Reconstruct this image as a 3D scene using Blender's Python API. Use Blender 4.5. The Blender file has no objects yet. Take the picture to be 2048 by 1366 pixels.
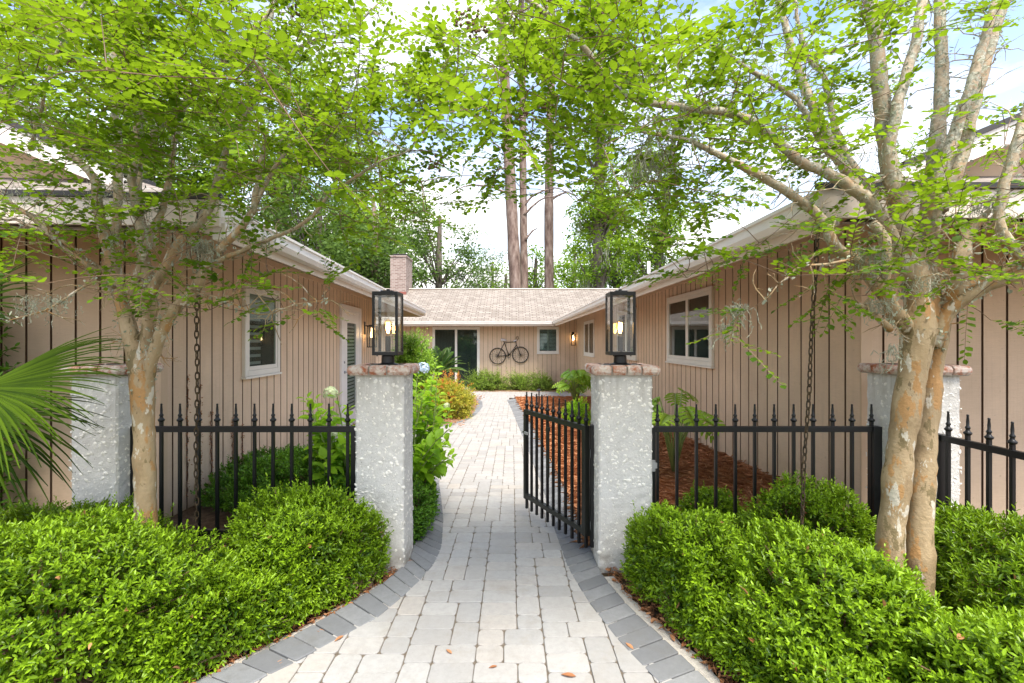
import bpy, math, random
import numpy as np
from math import radians, sin, cos, pi
from mathutils import Vector, Matrix
random.seed(7)
RNG = np.random.default_rng(11)
SC = bpy.context.scene
COL = SC.collection
EYE = 1.53            # camera height above the gate threshold
F = 925.0             # focal length of a 16 mm lens in photo pixels

def at(px, py, Y):    # a point seen in the photo, at a real distance Y from the camera
    return Vector(((px-1024)/F*Y, Y, EYE-(py-683)/F*Y))
def gz(Y):            # the ground falls gently towards the back of the court
    return -0.036*(min(max(Y, -3.0), 24.0)-3.0)
def gxy(px, py):      # photo pixel on the ground
    Y = 1.422/((py-683)/F-0.036)
    return ((px-1024)/F*Y, Y)
def R(a): return random.uniform(-a, a)

# ------------------------------------------------------------------ materials
class N:
    def __init__(s, name):
        s.m = bpy.data.materials.new(name); s.m.use_nodes = True
        s.t = s.m.node_tree; s.t.nodes.clear()
        s.out = s.n('OutputMaterial')
    def n(s, typ, **kw):
        nd = s.t.nodes.new('ShaderNode'+typ)
        for k, v in kw.items():
            if k.startswith('i_'):
                key = k[2:].replace('_', ' ')
                nd.inputs[int(key) if key.isdigit() else key].default_value = v
            else: setattr(nd, k, v)
        return nd
    def l(s, a, b): s.t.links.new(a, b)
    def coord(s, kind='Object', scale=(1, 1, 1)):
        tc = s.n('TexCoord'); mp = s.n('Mapping'); mp.inputs['Scale'].default_value = scale
        s.l(tc.outputs[kind], mp.inputs['Vector']); return mp.outputs['Vector']
    def noise(s, vec, scale, detail=4, rough=.6):
        nd = s.n('TexNoise'); nd.inputs['Scale'].default_value = scale
        nd.inputs['Detail'].default_value = detail; nd.inputs['Roughness'].default_value = rough
        if vec is not None: s.l(vec, nd.inputs['Vector'])
        return nd.outputs['Fac']
    def ramp(s, fac, stops):
        r = s.n('ValToRGB'); e = r.color_ramp.elements
        while len(e) < len(stops): e.new(.5)
        for k, (p, c) in enumerate(stops):
            e[k].position = p; e[k].color = (*c, 1) if len(c) == 3 else c
        s.l(fac, r.inputs['Fac']); return r.outputs['Color']
    def mix(s, fac, a, b, mode='MIX'):
        m = s.n('Mix', data_type='RGBA', blend_type=mode)
        for src, i in ((fac, 0), (a, 6), (b, 7)):
            if isinstance(src, (int, float)): m.inputs[i].default_value = src
            elif isinstance(src, tuple): m.inputs[i].default_value = (*src, 1)
            else: s.l(src, m.inputs[i])
        return m.outputs[2]
    def bump(s, h, strength=.3, dist=.01):
        b = s.n('Bump'); b.inputs['Strength'].default_value = strength
        b.inputs['Distance'].default_value = dist; s.l(h, b.inputs['Height']); return b.outputs['Normal']
    def attr(s, name):
        a = s.n('Attribute'); a.attribute_name = name; return a
    def prin(s, col, rough=.6, metal=0., spec=.5, normal=None, **kw):
        p = s.n('BsdfPrincipled')
        if isinstance(col, tuple): p.inputs['Base Color'].default_value = (*col, 1)
        else: s.l(col, p.inputs['Base Color'])
        if isinstance(rough, (int, float)): p.inputs['Roughness'].default_value = rough
        else: s.l(rough, p.inputs['Roughness'])
        p.inputs['Metallic'].default_value = metal
        p.inputs['Specular IOR Level'].default_value = spec
        if normal is not None: s.l(normal, p.inputs['Normal'])
        for k, v in kw.items(): p.inputs[k.replace('_', ' ')].default_value = v
        return p.outputs[0]
    def done(s, sh): s.l(sh, s.out.inputs['Surface']); return s.m

def m_paint(name, c, rough=.5, var=.08, grime=0.):
    k = N(name); v = k.coord()
    f = k.noise(v, 3, 6)
    col = k.ramp(f, [(.3, tuple(x*(1-var) for x in c)), (.7, tuple(min(1, x*(1+var)) for x in c))])
    if grime:
        g = k.ramp(k.noise(v, 9, 8, .7), [(.5, (0, 0, 0)), (.75, (grime, grime, grime))])
        col = k.mix(g, col, (.12, .10, .07))
    return k.done(k.prin(col, rough, normal=k.bump(k.noise(v, 120, 2), .08, .002)))

def m_siding(name, c):
    k = N(name); v = k.coord()
    saw = k.noise(k.coord(scale=(14, 14, 260)), 1, 3, .7)     # saw marks run across the boards
    grain = k.noise(k.coord(scale=(60, 60, 3)), 1, 4)
    blot = k.noise(v, 1.3, 5, .65)
    board = k.attr('tint').outputs['Fac']
    col = k.ramp(blot, [(.3, tuple(x*.86 for x in c)), (.7, tuple(x*1.07 for x in c))])
    col = k.mix(k.ramp(saw, [(.4, (0, 0, 0)), (.75, (.26, .26, .26))]), col, tuple(x*.55 for x in c))
    col = k.mix(k.ramp(board, [(0, (0, 0, 0)), (1, (.20, .20, .20))]), col, tuple(x*.6 for x in c))
    spots = k.ramp(k.noise(v, 34, 2, .4), [(.70, (0, 0, 0)), (.76, (.5, .5, .5))])
    col = k.mix(spots, col, tuple(x*.6 for x in c))
    streak = k.ramp(k.noise(k.coord(scale=(22, 22, 1.1)), 1, 5, .6), [(.56, (0, 0, 0)), (.72, (.30, .30, .30))])
    col = k.mix(streak, col, tuple(x*.62 for x in c))
    sp = k.n('SeparateXYZ'); k.l(k.n('NewGeometry').outputs['Position'], sp.inputs[0]); mr = k.n('MapRange'); mr.inputs[1].default_value = .55; mr.inputs[2].default_value = -.2; mr.inputs[3].default_value = 0.; mr.inputs[4].default_value = .38
    k.l(sp.outputs['Z'], mr.inputs[0]); mu = k.n('Math', operation='MULTIPLY'); k.l(mr.outputs[0], mu.inputs[0]); k.l(k.ramp(k.noise(v, 5, 7, .7), [(.35, (0, 0, 0)), (.65, (1, 1, 1))]), mu.inputs[1])
    col = k.mix(mu.outputs[0], col, (.20, .135, .085))      # splashed soil along the foot
    m = k.n('Math', operation='ADD'); k.l(saw, m.inputs[0]); k.l(grain, m.inputs[1])
    return k.done(k.prin(col, .75, spec=.25, normal=k.bump(m.outputs[0], .35, .004)))

def m_shingle(name):
    k = N(name); uv = k.n('UVMap').outputs['UV']
    br = k.n('TexBrick', offset=.37, squash=1.0)
    for i, v in (('Scale', 1.0), ('Mortar Size', .016), ('Brick Width', .30), ('Row Height', .17), ('Mortar Smooth', .3), ('Bias', .0)):
        br.inputs[i].default_value = v
    br.inputs['Color1'].default_value = (.205, .18, .155, 1); br.inputs['Color2'].default_value = (.33, .298, .262, 1)
    br.inputs['Mortar'].default_value = (.085, .065, .05, 1)
    k.l(uv, br.inputs['Vector'])
    n2 = k.n('TexNoise'); n2.inputs['Scale'].default_value = 3.1; n2.inputs['Detail'].default_value = 6; k.l(uv, n2.inputs['Vector'])
    col = k.mix(k.ramp(n2.outputs['Fac'], [(.35, (0, 0, 0)), (.75, (.45, .45, .45))]), br.outputs['Color'], (.27, .225, .19))
    return k.done(k.prin(col, .9, spec=.15, normal=k.bump(br.outputs['Fac'], -.6, .01)))

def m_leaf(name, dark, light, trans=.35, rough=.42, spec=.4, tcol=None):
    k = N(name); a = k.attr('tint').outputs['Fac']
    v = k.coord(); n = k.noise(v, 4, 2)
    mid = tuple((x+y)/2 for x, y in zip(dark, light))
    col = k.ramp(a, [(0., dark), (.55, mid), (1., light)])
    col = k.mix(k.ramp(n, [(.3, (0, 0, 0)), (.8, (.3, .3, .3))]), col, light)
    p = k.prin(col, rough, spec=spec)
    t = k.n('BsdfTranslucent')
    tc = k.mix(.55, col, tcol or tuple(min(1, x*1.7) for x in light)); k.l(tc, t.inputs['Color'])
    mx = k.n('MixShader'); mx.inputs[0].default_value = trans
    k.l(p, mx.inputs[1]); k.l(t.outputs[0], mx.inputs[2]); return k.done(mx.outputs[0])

def m_bark(name, stops, scale=(9, 9, 4), lichen=0., bumps=.4, rough=.8, zr=None):
    k = N(name); v = k.coord(scale=scale)
    f = k.noise(v, 1, 5, .55)
    col = k.ramp(f, stops)
    if lichen:
        g = k.ramp(k.noise(k.coord(), 17, 7, .7), [(.62-lichen*.2, (0, 0, 0)), (.68-lichen*.2, (.9, .9, .9))])
        g2 = k.noise(k.coord(), 60, 4)
        if zr:      # the crust grows on the upper limbs, the lower ones peel
            sp = k.n('SeparateXYZ'); k.l(k.coord(), sp.inputs[0]); mr = k.n('MapRange'); mr.inputs[1].default_value, mr.inputs[2].default_value = zr
            k.l(sp.outputs['Z'], mr.inputs[0]); mu = k.n('Math', operation='MULTIPLY'); k.l(mr.outputs[0], mu.inputs[0]); k.l(g, mu.inputs[1]); g = mu.outputs[0]
        col = k.mix(g, col, k.ramp(g2, [(.35, (.16, .17, .12)), (.6, (.42, .44, .36))]))
    fine = k.noise(k.coord(scale=(1, 1, .3)), 70, 4)
    m = k.n('Math', operation='ADD'); k.l(f, m.inputs[0]); k.l(fine, m.inputs[1])
    return k.done(k.prin(col, rough, spec=.2, normal=k.bump(m.outputs[0], bumps, .01)))

def m_peel(name, lich=False):
    k = N(name); v = k.coord(scale=(1, 1, .42)); wv = k.n('TexNoise'); wv.inputs['Scale'].default_value = 7; wv.inputs['Detail'].default_value = 5; k.l(v, wv.inputs['Vector'])
    base = k.ramp(k.noise(v, 9, 6, .6), [(.3, (.22, .15, .08)), (.5, (.36, .265, .15)), (.7, (.44, .34, .21))])
    def patch(scale, lo, seed, col, base, soft=.02, amt=1.):
        mp = k.n('Mapping'); mp.inputs['Location'].default_value = (seed, seed*1.7, seed*.6); k.l(v, mp.inputs[0])
        f = k.noise(mp.outputs[0], scale, 7, .62); return k.mix(k.ramp(f, [(lo, (0, 0, 0)), (lo+soft, (amt,)*3)]), base, col), f
    c, f1 = patch(10, .545, 3., (.40, .23, .095), base)                # fresh orange wood
    c, f2 = patch(12, .575, 9., (.21, .16, .08), c)                  # olive grey plates
    c, f3 = patch(18, .60, 17., (.54, .49, .39), c, .015)          # pale flakes
    c, f4 = patch(30, .66, 25., (.14, .10, .06), c, .02, .8)
    if lich:
        sp = k.n('SeparateXYZ'); k.l(k.coord(), sp.inputs[0]); mr = k.n('MapRange'); mr.inputs[1].default_value, mr.inputs[2].default_value = 1.75, 2.6
        k.l(sp.outputs['Z'], mr.inputs[0])
        g = k.ramp(k.noise(k.coord(), 21, 8, .72), [(.49, (0, 0, 0)), (.53, (1, 1, 1))]); mu = k.n('Math', operation='MULTIPLY'); k.l(mr.outputs[0], mu.inputs[0]); k.l(g, mu.inputs[1])
        lc = k.ramp(k.noise(k.coord(), 75, 5, .7), [(.34, (.12, .11, .08)), (.5, (.36, .355, .27)), (.66, (.58, .575, .48))])
        up = k.mix(mr.outputs[0], c, k.mix(.5, c, (.50, .43, .34))); c = k.mix(mu.outputs[0], up, lc)
    h = k.n('Math', operation='ADD'); k.l(f1, h.inputs[0]); k.l(f3, h.inputs[1]); h2 = k.n('Math', operation='ADD'); k.l(h.outputs[0], h2.inputs[0]); k.l(k.noise(k.coord(), 60, 4), h2.inputs[1])
    return k.done(k.prin(c, .7, spec=.2, normal=k.bump(h2.outputs[0], .6, .008)))

def m_glass(name, ior=1.5, tint=(1, 1, 1)):
    k = N(name); fr = k.n('Fresnel'); fr.inputs['IOR'].default_value = ior
    t = k.n('BsdfTransparent'); t.inputs[0].default_value = (*tint, 1)
    g = k.n('BsdfGlossy'); g.inputs['Roughness'].default_value = .015
    gm = k.n('NewGeometry'); iv = k.n('Math', operation='SUBTRACT'); iv.inputs[0].default_value = 1.; k.l(gm.outputs['Backfacing'], iv.inputs[1])
    mu = k.n('Math', operation='MULTIPLY'); k.l(fr.outputs[0], mu.inputs[0]); k.l(iv.outputs[0], mu.inputs[1])      # only the outer face of the thin pane reflects
    mx = k.n('MixShader'); k.l(mu.outputs[0], mx.inputs[0]); k.l(t.outputs[0], mx.inputs[1]); k.l(g.outputs[0], mx.inputs[2])
    return k.done(mx.outputs[0])

def m_emit(name, c, s):
    k = N(name); e = k.n('Emission'); e.inputs[0].default_value = (*c, 1); e.inputs[1].default_value = s
    return k.done(e.outputs[0])

def m_paver(name, c1, c2, c3):
    k = N(name); a = k.attr('tint').outputs['Fac']; v = k.coord()
    col = k.ramp(a, [(0, c1), (.5, c2), (1, c3)])
    f = k.noise(v, 26, 8, .75)
    col = k.mix(k.ramp(f, [(.3, (.45, .45, .45)), (.6, (0, 0, 0))]), col, tuple(x*.60 for x in c2))
    st = k.ramp(k.noise(v, 5.5, 8, .72), [(.52, (0, 0, 0)), (.70, (.42, .42, .42))]); col = k.mix(st, col, (c2[0]*.66, c2[1]*.60, c2[2]*.50))
    big = k.noise(v, 2.2, 3)
    col = k.mix(k.ramp(big, [(.4, (0, 0, 0)), (.75, (.35, .35, .35))]), col, tuple(x*.83 for x in c3))
    pits = k.ramp(k.noise(v, 170, 3, .5), [(.66, (0, 0, 0)), (.72, (.55, .55, .55))])
    col = k.mix(pits, col, tuple(x*.5 for x in c2))
    return k.done(k.prin(col, .85, spec=.2, normal=k.bump(k.noise(v, 90, 6, .7), .35, .004)))

def m_soil(name, stops, scale=30, b=.8):
    k = N(name); v = k.coord(); f = k.noise(v, scale, 8, .75)
    return k.done(k.prin(k.ramp(f, stops), .95, spec=.1, normal=k.bump(f, b, .03)))

def m_stucco(name):
    k = N(name); v = k.coord(); f = k.noise(v, 22, 8, .7); big = k.noise(v, 3.5, 5)
    col = k.ramp(f, [(.3, (.58, .56, .52)), (.7, (.72, .70, .655))])
    col = k.mix(k.ramp(big, [(.45, (0, 0, 0)), (.8, (.35, .35, .35))]), col, (.56, .57, .53))
    sp = k.n('SeparateXYZ'); k.l(v, sp.inputs[0])
    for a, b_, amt, cc, sc in ((.22, .0, .75, (.22, .17, .11), (6, 6, 9)), (1.02, 1.32, .55, (.33, .30, .24), (26, 26, 2.2))):
        mr = k.n('MapRange'); mr.inputs[1].default_value = a; mr.inputs[2].default_value = b_; mr.inputs[4].default_value = amt; k.l(sp.outputs['Z'], mr.inputs[0])
        mu = k.n('Math', operation='MULTIPLY'); k.l(mr.outputs[0], mu.inputs[0]); k.l(k.ramp(k.noise(k.coord(scale=sc), 1, 6, .65), [(.42, (0, 0, 0)), (.62, (1, 1, 1))]), mu.inputs[1]); col = k.mix(mu.outputs[0], col, cc)
    pits = k.ramp(k.noise(v, 75, 3, .5), [(.69, (0, 0, 0)), (.73, (.8, .8, .8))])
    col = k.mix(pits, col, (.22, .2, .17))
    return k.done(k.prin(col, .9, spec=.2, normal=k.bump(k.noise(v, 55, 8, .75), .7, .012)))

def m_brick(name):
    k = N(name); a = k.attr('tint').outputs['Fac']; v = k.coord()
    col = k.ramp(a, [(0, (.33, .095, .04)), (1, (.46, .18, .09))])
    f = k.noise(v, 16, 8, .75)
    wash = k.ramp(f, [(.40, (0, 0, 0)), (.56, (.95, .95, .95))])
    col = k.mix(wash, col, (.62, .55, .48))
    dirt = k.ramp(k.noise(v, 40, 6, .7), [(.6, (0, 0, 0)), (.75, (.6, .6, .6))])
    col = k.mix(dirt, col, (.2, .17, .14))
    return k.done(k.prin(col, .8, spec=.25, normal=k.bump(k.noise(v, 60, 6), .5, .008)))

MT = {}
MT['siding'] = m_siding('tan_siding_paint', (.73, .55, .385))
MT['groove'] = m_paint('dark_groove_stain', (.135, .078, .045), .85, .2)
MT['trim_tan'] = m_paint('tan_trim_paint', (.59, .43, .285), .6)
MT['soffit'] = m_paint('shade_darkened_soffit', (.42, .29, .19), .7)  # wall tan darkened: the eave shade is put into the soffit colour
MT['cream'] = m_paint('cream_gutter_paint', (.78, .735, .68), .38, .05, .06)
MT['cream2'] = m_paint('cream_fascia_paint', (.70, .61, .52), .5, .06, .05)
MT['frame'] = m_paint('putty_window_paint', (.76, .73, .65), .45, .05)
MT['white'] = m_paint('white_door_paint', (.80, .77, .74), .4, .04)
MT['shingle'] = m_shingle('tan_asphalt_shingles')
MT['dark_edge'] = m_paint('dark_drip_edge', (.035, .032, .03), .6)
MT['glass'] = m_glass('window_glass', 1.9, (.82, .88, .86))
MT['door_glass'] = m_glass('door_glass', 1.35, (.9, .92, .92))
MT['lglass'] = m_glass('lantern_glass', 1.7, (.95, .96, .95))
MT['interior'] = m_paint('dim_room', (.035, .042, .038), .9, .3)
MT['shutter'] = m_paint('grey_green_shutter', (.26, .33, .31), .5)
MT['blind'] = m_paint('pale_blind', (.33, .34, .32), .6)
MT['iron'] = m_paint('black_powder_coat', (.006, .006, .0065), .42, .2)
MT['iron2'] = m_paint('weathered_dark_metal', (.016, .017, .013), .45, .3)
MT['rust'] = m_bark('rusty_chain', [(.35, (.035, .028, .02)), (.65, (.11, .075, .04))], (40, 40, 40))
MT['steel'] = m_paint('dull_steel', (.35, .35, .34), .35)
MT['stucco'] = m_stucco('shell_stucco')
MT['shell'] = m_paint('oyster_shell', (.81, .78, .71), .5, .14)
MT['brick'] = m_brick('limewashed_brick')
MT['mortar'] = m_soil('grey_mortar', [(.3, (.30, .27, .22)), (.7, (.46, .43, .37))], 60, .4)
MT['paver'] = m_paver('pale_paver', (.31, .305, .295), (.40, .393, .378), (.415, .375, .33))
MT['paver_dark'] = m_paver('charcoal_paver', (.15, .155, .162), (.20, .207, .214), (.255, .26, .265))
MT['sand'] = m_soil('joint_sand', [(.3, (.14, .115, .09)), (.7, (.30, .25, .19))], 50)
MT['concrete'] = m_soil('edging_concrete', [(.3, (.40, .37, .33)), (.7, (.62, .58, .52))], 40, .4)
MT['soil'] = m_soil('garden_soil', [(.25, (.035, .025, .016)), (.5, (.10, .065, .04)), (.8, (.22, .16, .11))], 14)
MT['straw'] = m_soil('pine_straw_base', [(.25, (.26, .10, .045)), (.5, (.50, .23, .11)), (.8, (.66, .37, .21))], 22, 1.)
MT['litter'] = m_soil('leaf_litter', [(.25, (.10, .055, .03)), (.5, (.28, .17, .10)), (.8, (.50, .38, .28))], 25, 1.)
MT['needle'] = m_leaf('pine_needle', (.30, .125, .055), (.62, .35, .19), .1, .8, .1)
MT['dryleaf'] = m_leaf('dry_leaf', (.24, .09, .035), (.54, .27, .13), .15, .7, .2)
MT['grass'] = m_soil('far_lawn', [(.3, (.04, .06, .015)), (.7, (.12, .15, .05))], 3)
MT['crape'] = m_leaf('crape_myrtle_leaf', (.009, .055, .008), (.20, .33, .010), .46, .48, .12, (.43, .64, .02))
MT['shrub'] = m_leaf('glossy_shrub_leaf', (.010, .045, .004), (.275, .45, .018), .26, .30, .24, (.44, .66, .02))
MT['jasmine'] = m_leaf('vine_leaf', (.015, .06, .008), (.15, .32, .02), .28, .36, .25)
MT['hydr'] = m_leaf('hydrangea_leaf', (.06, .18, .010), (.34, .55, .03), .42, .45, .2)
MT['hedge'] = m_leaf('hedge_leaf', (.04, .10, .02), (.31, .44, .06), .32, .45, .2)
MT['azalea'] = m_leaf('yellow_bush_leaf', (.17, .21, .025), (.50, .46, .05), .35, .5, .3)
MT['azalea_red'] = m_leaf('orange_bush_leaf', (.45, .12, .02), (.62, .27, .05), .35, .5, .3)
MT['camellia'] = m_leaf('bush_leaf', (.03, .10, .012), (.34, .55, .05), .34, .4, .45)
MT['sago'] = m_leaf('sago_leaf', (.03, .09, .02), (.17, .31, .06), .2, .35, .5)
MT['sago_dry'] = m_leaf('dry_frond', (.45, .22, .07), (.70, .42, .17), .2, .6, .2)
MT['philo'] = m_leaf('philodendron_leaf', (.08, .22, .02), (.36, .56, .05), .36, .38, .4)
MT['palm'] = m_leaf('palm_leaf', (.004, .020, .002), (.11, .185, .008), .14, .6, .08, (.30, .42, .01))
MT['oak'] = m_leaf('oak_leaf', (.035, .075, .016), (.16, .26, .05), .35, .5, .3)
MT['sweetgum'] = m_leaf('bright_tree_leaf', (.055, .14, .012), (.27, .41, .035), .42, .45, .2, (.46, .68, .03))
MT['pineleaf'] = m_leaf('pine_foliage', (.05, .085, .03), (.20, .26, .10), .3, .6, .2)
MT['moss'] = m_leaf('grey_moss', (.20, .21, .15), (.46, .47, .37), .25, .9, .1)
MT['lichen'] = m_leaf('pale_lichen', (.20, .23, .15), (.50, .53, .42), .15, .9, .1)
MT['trunk'] = m_peel('peeling_bark')
MT['limb'] = m_peel('lichened_bark', True)
MT['twig'] = m_paint('reddish_twig', (.15, .09, .05), .7, .3)
MT['pinebark'] = m_bark('pine_bark', [(.3, (.10, .065, .055)), (.5, (.21, .15, .125)), (.7, (.32, .255, .22))], (5, 5, 1.6), 0, .9)
MT['oakbark'] = m_bark('oak_bark', [(.3, (.06, .05, .04)), (.7, (.20, .17, .14))], (6, 6, 2), 0, .6)
MT['seed'] = m_paint('brown_capsule', (.12, .065, .035), .8, .3)
MT['stem'] = m_paint('green_stem', (.20, .26, .07), .6, .2)
MT['petal_pale'] = m_leaf('pale_petal', (.50, .58, .30), (.74, .80, .52), .3)
MT['petal_blue'] = m_leaf('blue_petal', (.40, .55, .78), (.72, .80, .90), .3)
MT['bulb_glass'] = m_glass('amber_bulb_glass', 1.35, (1., .86, .62))
MT['filament'] = m_emit('lit_filament', (1., .58, .22), 38.)
MT['bulb_glow'] = m_emit('lit_bulb', (1., .62, .28), 9.)
MT['saddle'] = m_paint('worn_pale_saddle', (.62, .57, .56), .5)
MT['chim'] = None

# ------------------------------------------------------------------ meshes
class MB:
    def __init__(s): s.v = []; s.f = []; s.mi = []; s.t = []; s.uv = []
    def add(s, vs, fs, mi=0, tint=.5):
        b = len(s.v); s.v += [tuple(p) for p in vs]; s.t += [tint]*len(vs)
        for f in fs: s.f.append([b+i for i in f]); s.mi.append(mi)
    def box(s, x0, x1, y0, y1, z0, z1, mi=0, tint=.5, M=None):
        vs = [Vector(p) for p in ((x0, y0, z0), (x1, y0, z0), (x1, y1, z0), (x0, y1, z0), (x0, y0, z1), (x1, y0, z1), (x1, y1, z1), (x0, y1, z1))]
        if M is not None: vs = [M @ p for p in vs]
        s.add(vs, [(0, 3, 2, 1), (4, 5, 6, 7), (0, 1, 5, 4), (1, 2, 6, 5), (2, 3, 7, 6), (3, 0, 4, 7)], mi, tint)
    def tube(s, pts, rad, n=8, mi=0, caps=True, tint=.5, wob=0.):
        pts = [Vector(p) for p in pts]; m = len(pts)
        if isinstance(rad, (int, float)): rad = [rad]*m
        vs = []; u = None
        for k in range(m):
            d = (pts[min(k+1, m-1)]-pts[max(k-1, 0)])
            d = d.normalized() if d.length > 1e-9 else Vector((0, 0, 1))
            if u is None:
                u = d.cross(Vector((0, 0, 1)) if abs(d.z) < .9 else Vector((1, 0, 0))).normalized()
            u = (u-d*u.dot(d)); u = u.normalized() if u.length > 1e-6 else d.orthogonal().normalized()
            w = d.cross(u)
            for i in range(n):
                a = 2*pi*i/n; r = rad[k]*(1+(R(wob) if wob else 0))
                vs.append(pts[k]+(u*cos(a)+w*sin(a))*r)
        fs = [(k*n+i, k*n+(i+1) % n, (k+1)*n+(i+1) % n, (k+1)*n+i) for k in range(m-1) for i in range(n)]
        if caps: fs += [tuple(range(n-1, -1, -1)), tuple((m-1)*n+i for i in range(n))]
        s.add(vs, fs, mi, tint)
    def lathe(s, prof, c=(0, 0, 0), n=12, mi=0):
        c = Vector(c); vs = []; m = len(prof)
        for r, z in prof:
            for i in range(n): vs.append(c+Vector((r*cos(2*pi*i/n), r*sin(2*pi*i/n), z)))
        fs = [(k*n+i, k*n+(i+1) % n, (k+1)*n+(i+1) % n, (k+1)*n+i) for k in range(m-1) for i in range(n)]
        fs += [tuple(range(n-1, -1, -1)), tuple((m-1)*n+i for i in range(n))]
        s.add(vs, fs, mi)
    def torus(s, c, R0, r, axis='Y', n=32, k=6, mi=0):
        pts = []; c = Vector(c)
        vs = []; fs = []
        for i in range(n):
            a = 2*pi*i/n
            for j in range(k):
                b = 2*pi*j/k; q = R0+r*cos(b)
                p = {'Y': (q*cos(a), r*sin(b), q*sin(a)), 'X': (r*sin(b), q*cos(a), q*sin(a)), 'Z': (q*cos(a), q*sin(a), r*sin(b))}[axis]
                vs.append(c+Vector(p))
        for i in range(n):
            for j in range(k):
                fs.append((i*k+j, ((i+1) % n)*k+j, ((i+1) % n)*k+(j+1) % k, i*k+(j+1) % k))
        s.add(vs, fs, mi)
    def raw(s, V, Fq, mi=0, tint=None):      # numpy: V (n,3), Fq (m,k)
        b = len(s.v); s.v += [tuple(p) for p in V.tolist()]
        s.t += (tint.tolist() if tint is not None else [.5]*len(V))
        s.f += (Fq+b).tolist(); s.mi += [mi]*len(Fq)
    def build(s, name, mats, parent=None, smooth=False, bevel=0., origin=None, auto=None):
        if not isinstance(mats, (list, tuple)): mats = [mats]
        if origin is None: origin = Vector((0, 0, 0)) if parent is None else None
        off = Vector((0, 0, 0))
        if parent is not None: off = wloc(parent)
        elif origin is not None: off = Vector(origin)
        me = bpy.data.meshes.new(name)
        V = np.array(s.v, dtype=np.float64)-np.array(off)
        nv, nf = len(V), len(s.f)
        me.vertices.add(nv); me.vertices.foreach_set('co', V.astype(np.float32).ravel())
        sizes = np.fromiter((len(f) for f in s.f), dtype=np.int32, count=nf)
        flat = np.fromiter((i for f in s.f for i in f), dtype=np.int32, count=int(sizes.sum()))
        me.loops.add(len(flat)); me.loops.foreach_set('vertex_index', flat)
        me.polygons.add(nf); me.polygons.foreach_set('loop_start', np.concatenate(([0], np.cumsum(sizes)[:-1])).astype(np.int32))
        me.polygons.foreach_set('material_index', np.array(s.mi, dtype=np.int32))
        me.polygons.foreach_set('use_smooth', np.full(nf, bool(smooth)))
        for m in mats: me.materials.append(m)
        at_ = me.attributes.new('tint', 'FLOAT', 'POINT'); at_.data.foreach_set('value', np.array(s.t, dtype=np.float32))
        me.update(calc_edges=True); me.validate()
        o = bpy.data.objects.new(name, me); COL.objects.link(o)
        if parent is not None: o.parent = parent
        else: o.location = off
        if bevel:
            b = o.modifiers.new('bevel', 'BEVEL'); b.width = bevel; b.segments = 2; b.limit_method = 'ANGLE'
        return o
def wloc(o):
    p = Vector((0, 0, 0))
    while o is not None: p += o.location; o = o.parent
    return p

def fastmesh(name, V, Fq, mats, parent=None, tint=None, mi=None, smooth=True, origin=None):
    off = np.array(wloc(parent)) if parent is not None else np.array(origin if origin is not None else (0, 0, 0))
    me = bpy.data.meshes.new(name); nv = len(V); nf, k = Fq.shape
    me.vertices.add(nv); me.vertices.foreach_set('co', (V-off).astype(np.float32).ravel())
    me.loops.add(nf*k); me.loops.foreach_set('vertex_index', Fq.astype(np.int32).ravel())
    me.polygons.add(nf); me.polygons.foreach_set('loop_start', (np.arange(nf)*k).astype(np.int32))
    if mi is not None: me.polygons.foreach_set('material_index', mi.astype(np.int32))
    me.polygons.foreach_set('use_smooth', np.full(nf, smooth))
    for m in (mats if isinstance(mats, (list, tuple)) else [mats]): me.materials.append(m)
    a = me.attributes.new('tint', 'FLOAT', 'POINT')
    a.data.foreach_set('value', (tint if tint is not None else np.full(nv, .5)).astype(np.float32))
    me.update(calc_edges=True)
    o = bpy.data.objects.new(name, me); COL.objects.link(o)
    if parent is not None: o.parent = parent
    else: o.location = Vector(off)
    return o

def tag(o, label=None, cat=None, group=None, kind=None):
    if label: o['label'] = label
    if cat: o['category'] = cat
    if group: o['group'] = group
    if kind: o['kind'] = kind
    return o
def thing(name, loc, label, cat, group=None, rz=0.):
    o = bpy.data.objects.new(name, None); COL.objects.link(o); o.empty_display_size = .1
    o.location = loc; o.rotation_euler = (0, 0, rz); return tag(o, label, cat, group)
def dup(o, parent=None, loc=None):
    c = o.copy(); COL.objects.link(c); c.parent = parent
    if loc is not None: c.location = loc
    for ch in list(o.children): dup(ch, c)
    return c

# leaf templates: (verts across, along, lift), quads
T_OVAL = (np.array([(0, 0, 0), (.36, .30, .07), (.40, .68, .07), (0, 1, -.06), (-.40, .68, .07), (-.36, .30, .07)]), np.array([(0, 1, 2, 3), (0, 3, 4, 5)]))
T_ROUND = (np.array([(0, 0, 0), (.40, .28, .05), (.50, .66, .08), (0, 1, -.02), (-.50, .66, .08), (-.40, .28, .05)]), np.array([(0, 1, 2, 3), (0, 3, 4, 5)]))
T_LANCE = (np.array([(0, 0, 0), (.42, .32, .09), (.34, .62, .06), (0, 1, -.08), (-.34, .62, .06), (-.42, .32, .09)]), np.array([(0, 1, 2, 3), (0, 3, 4, 5)]))
T_BIG = (np.array([(0, 0, 0), (0, .5, -.02), (0, 1, -.16), (.36, .18, .05), (.5, .45, .09), (.33, .75, .02), (-.36, .18, .05), (-.5, .45, .09), (-.33, .75, .02)]),
         np.array([(0, 3, 4, 1), (1, 4, 5, 2), (0, 1, 7, 6), (1, 2, 8, 7)]))
def unit(a): return a/np.maximum(np.linalg.norm(a, axis=-1, keepdims=True), 1e-9)
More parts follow.
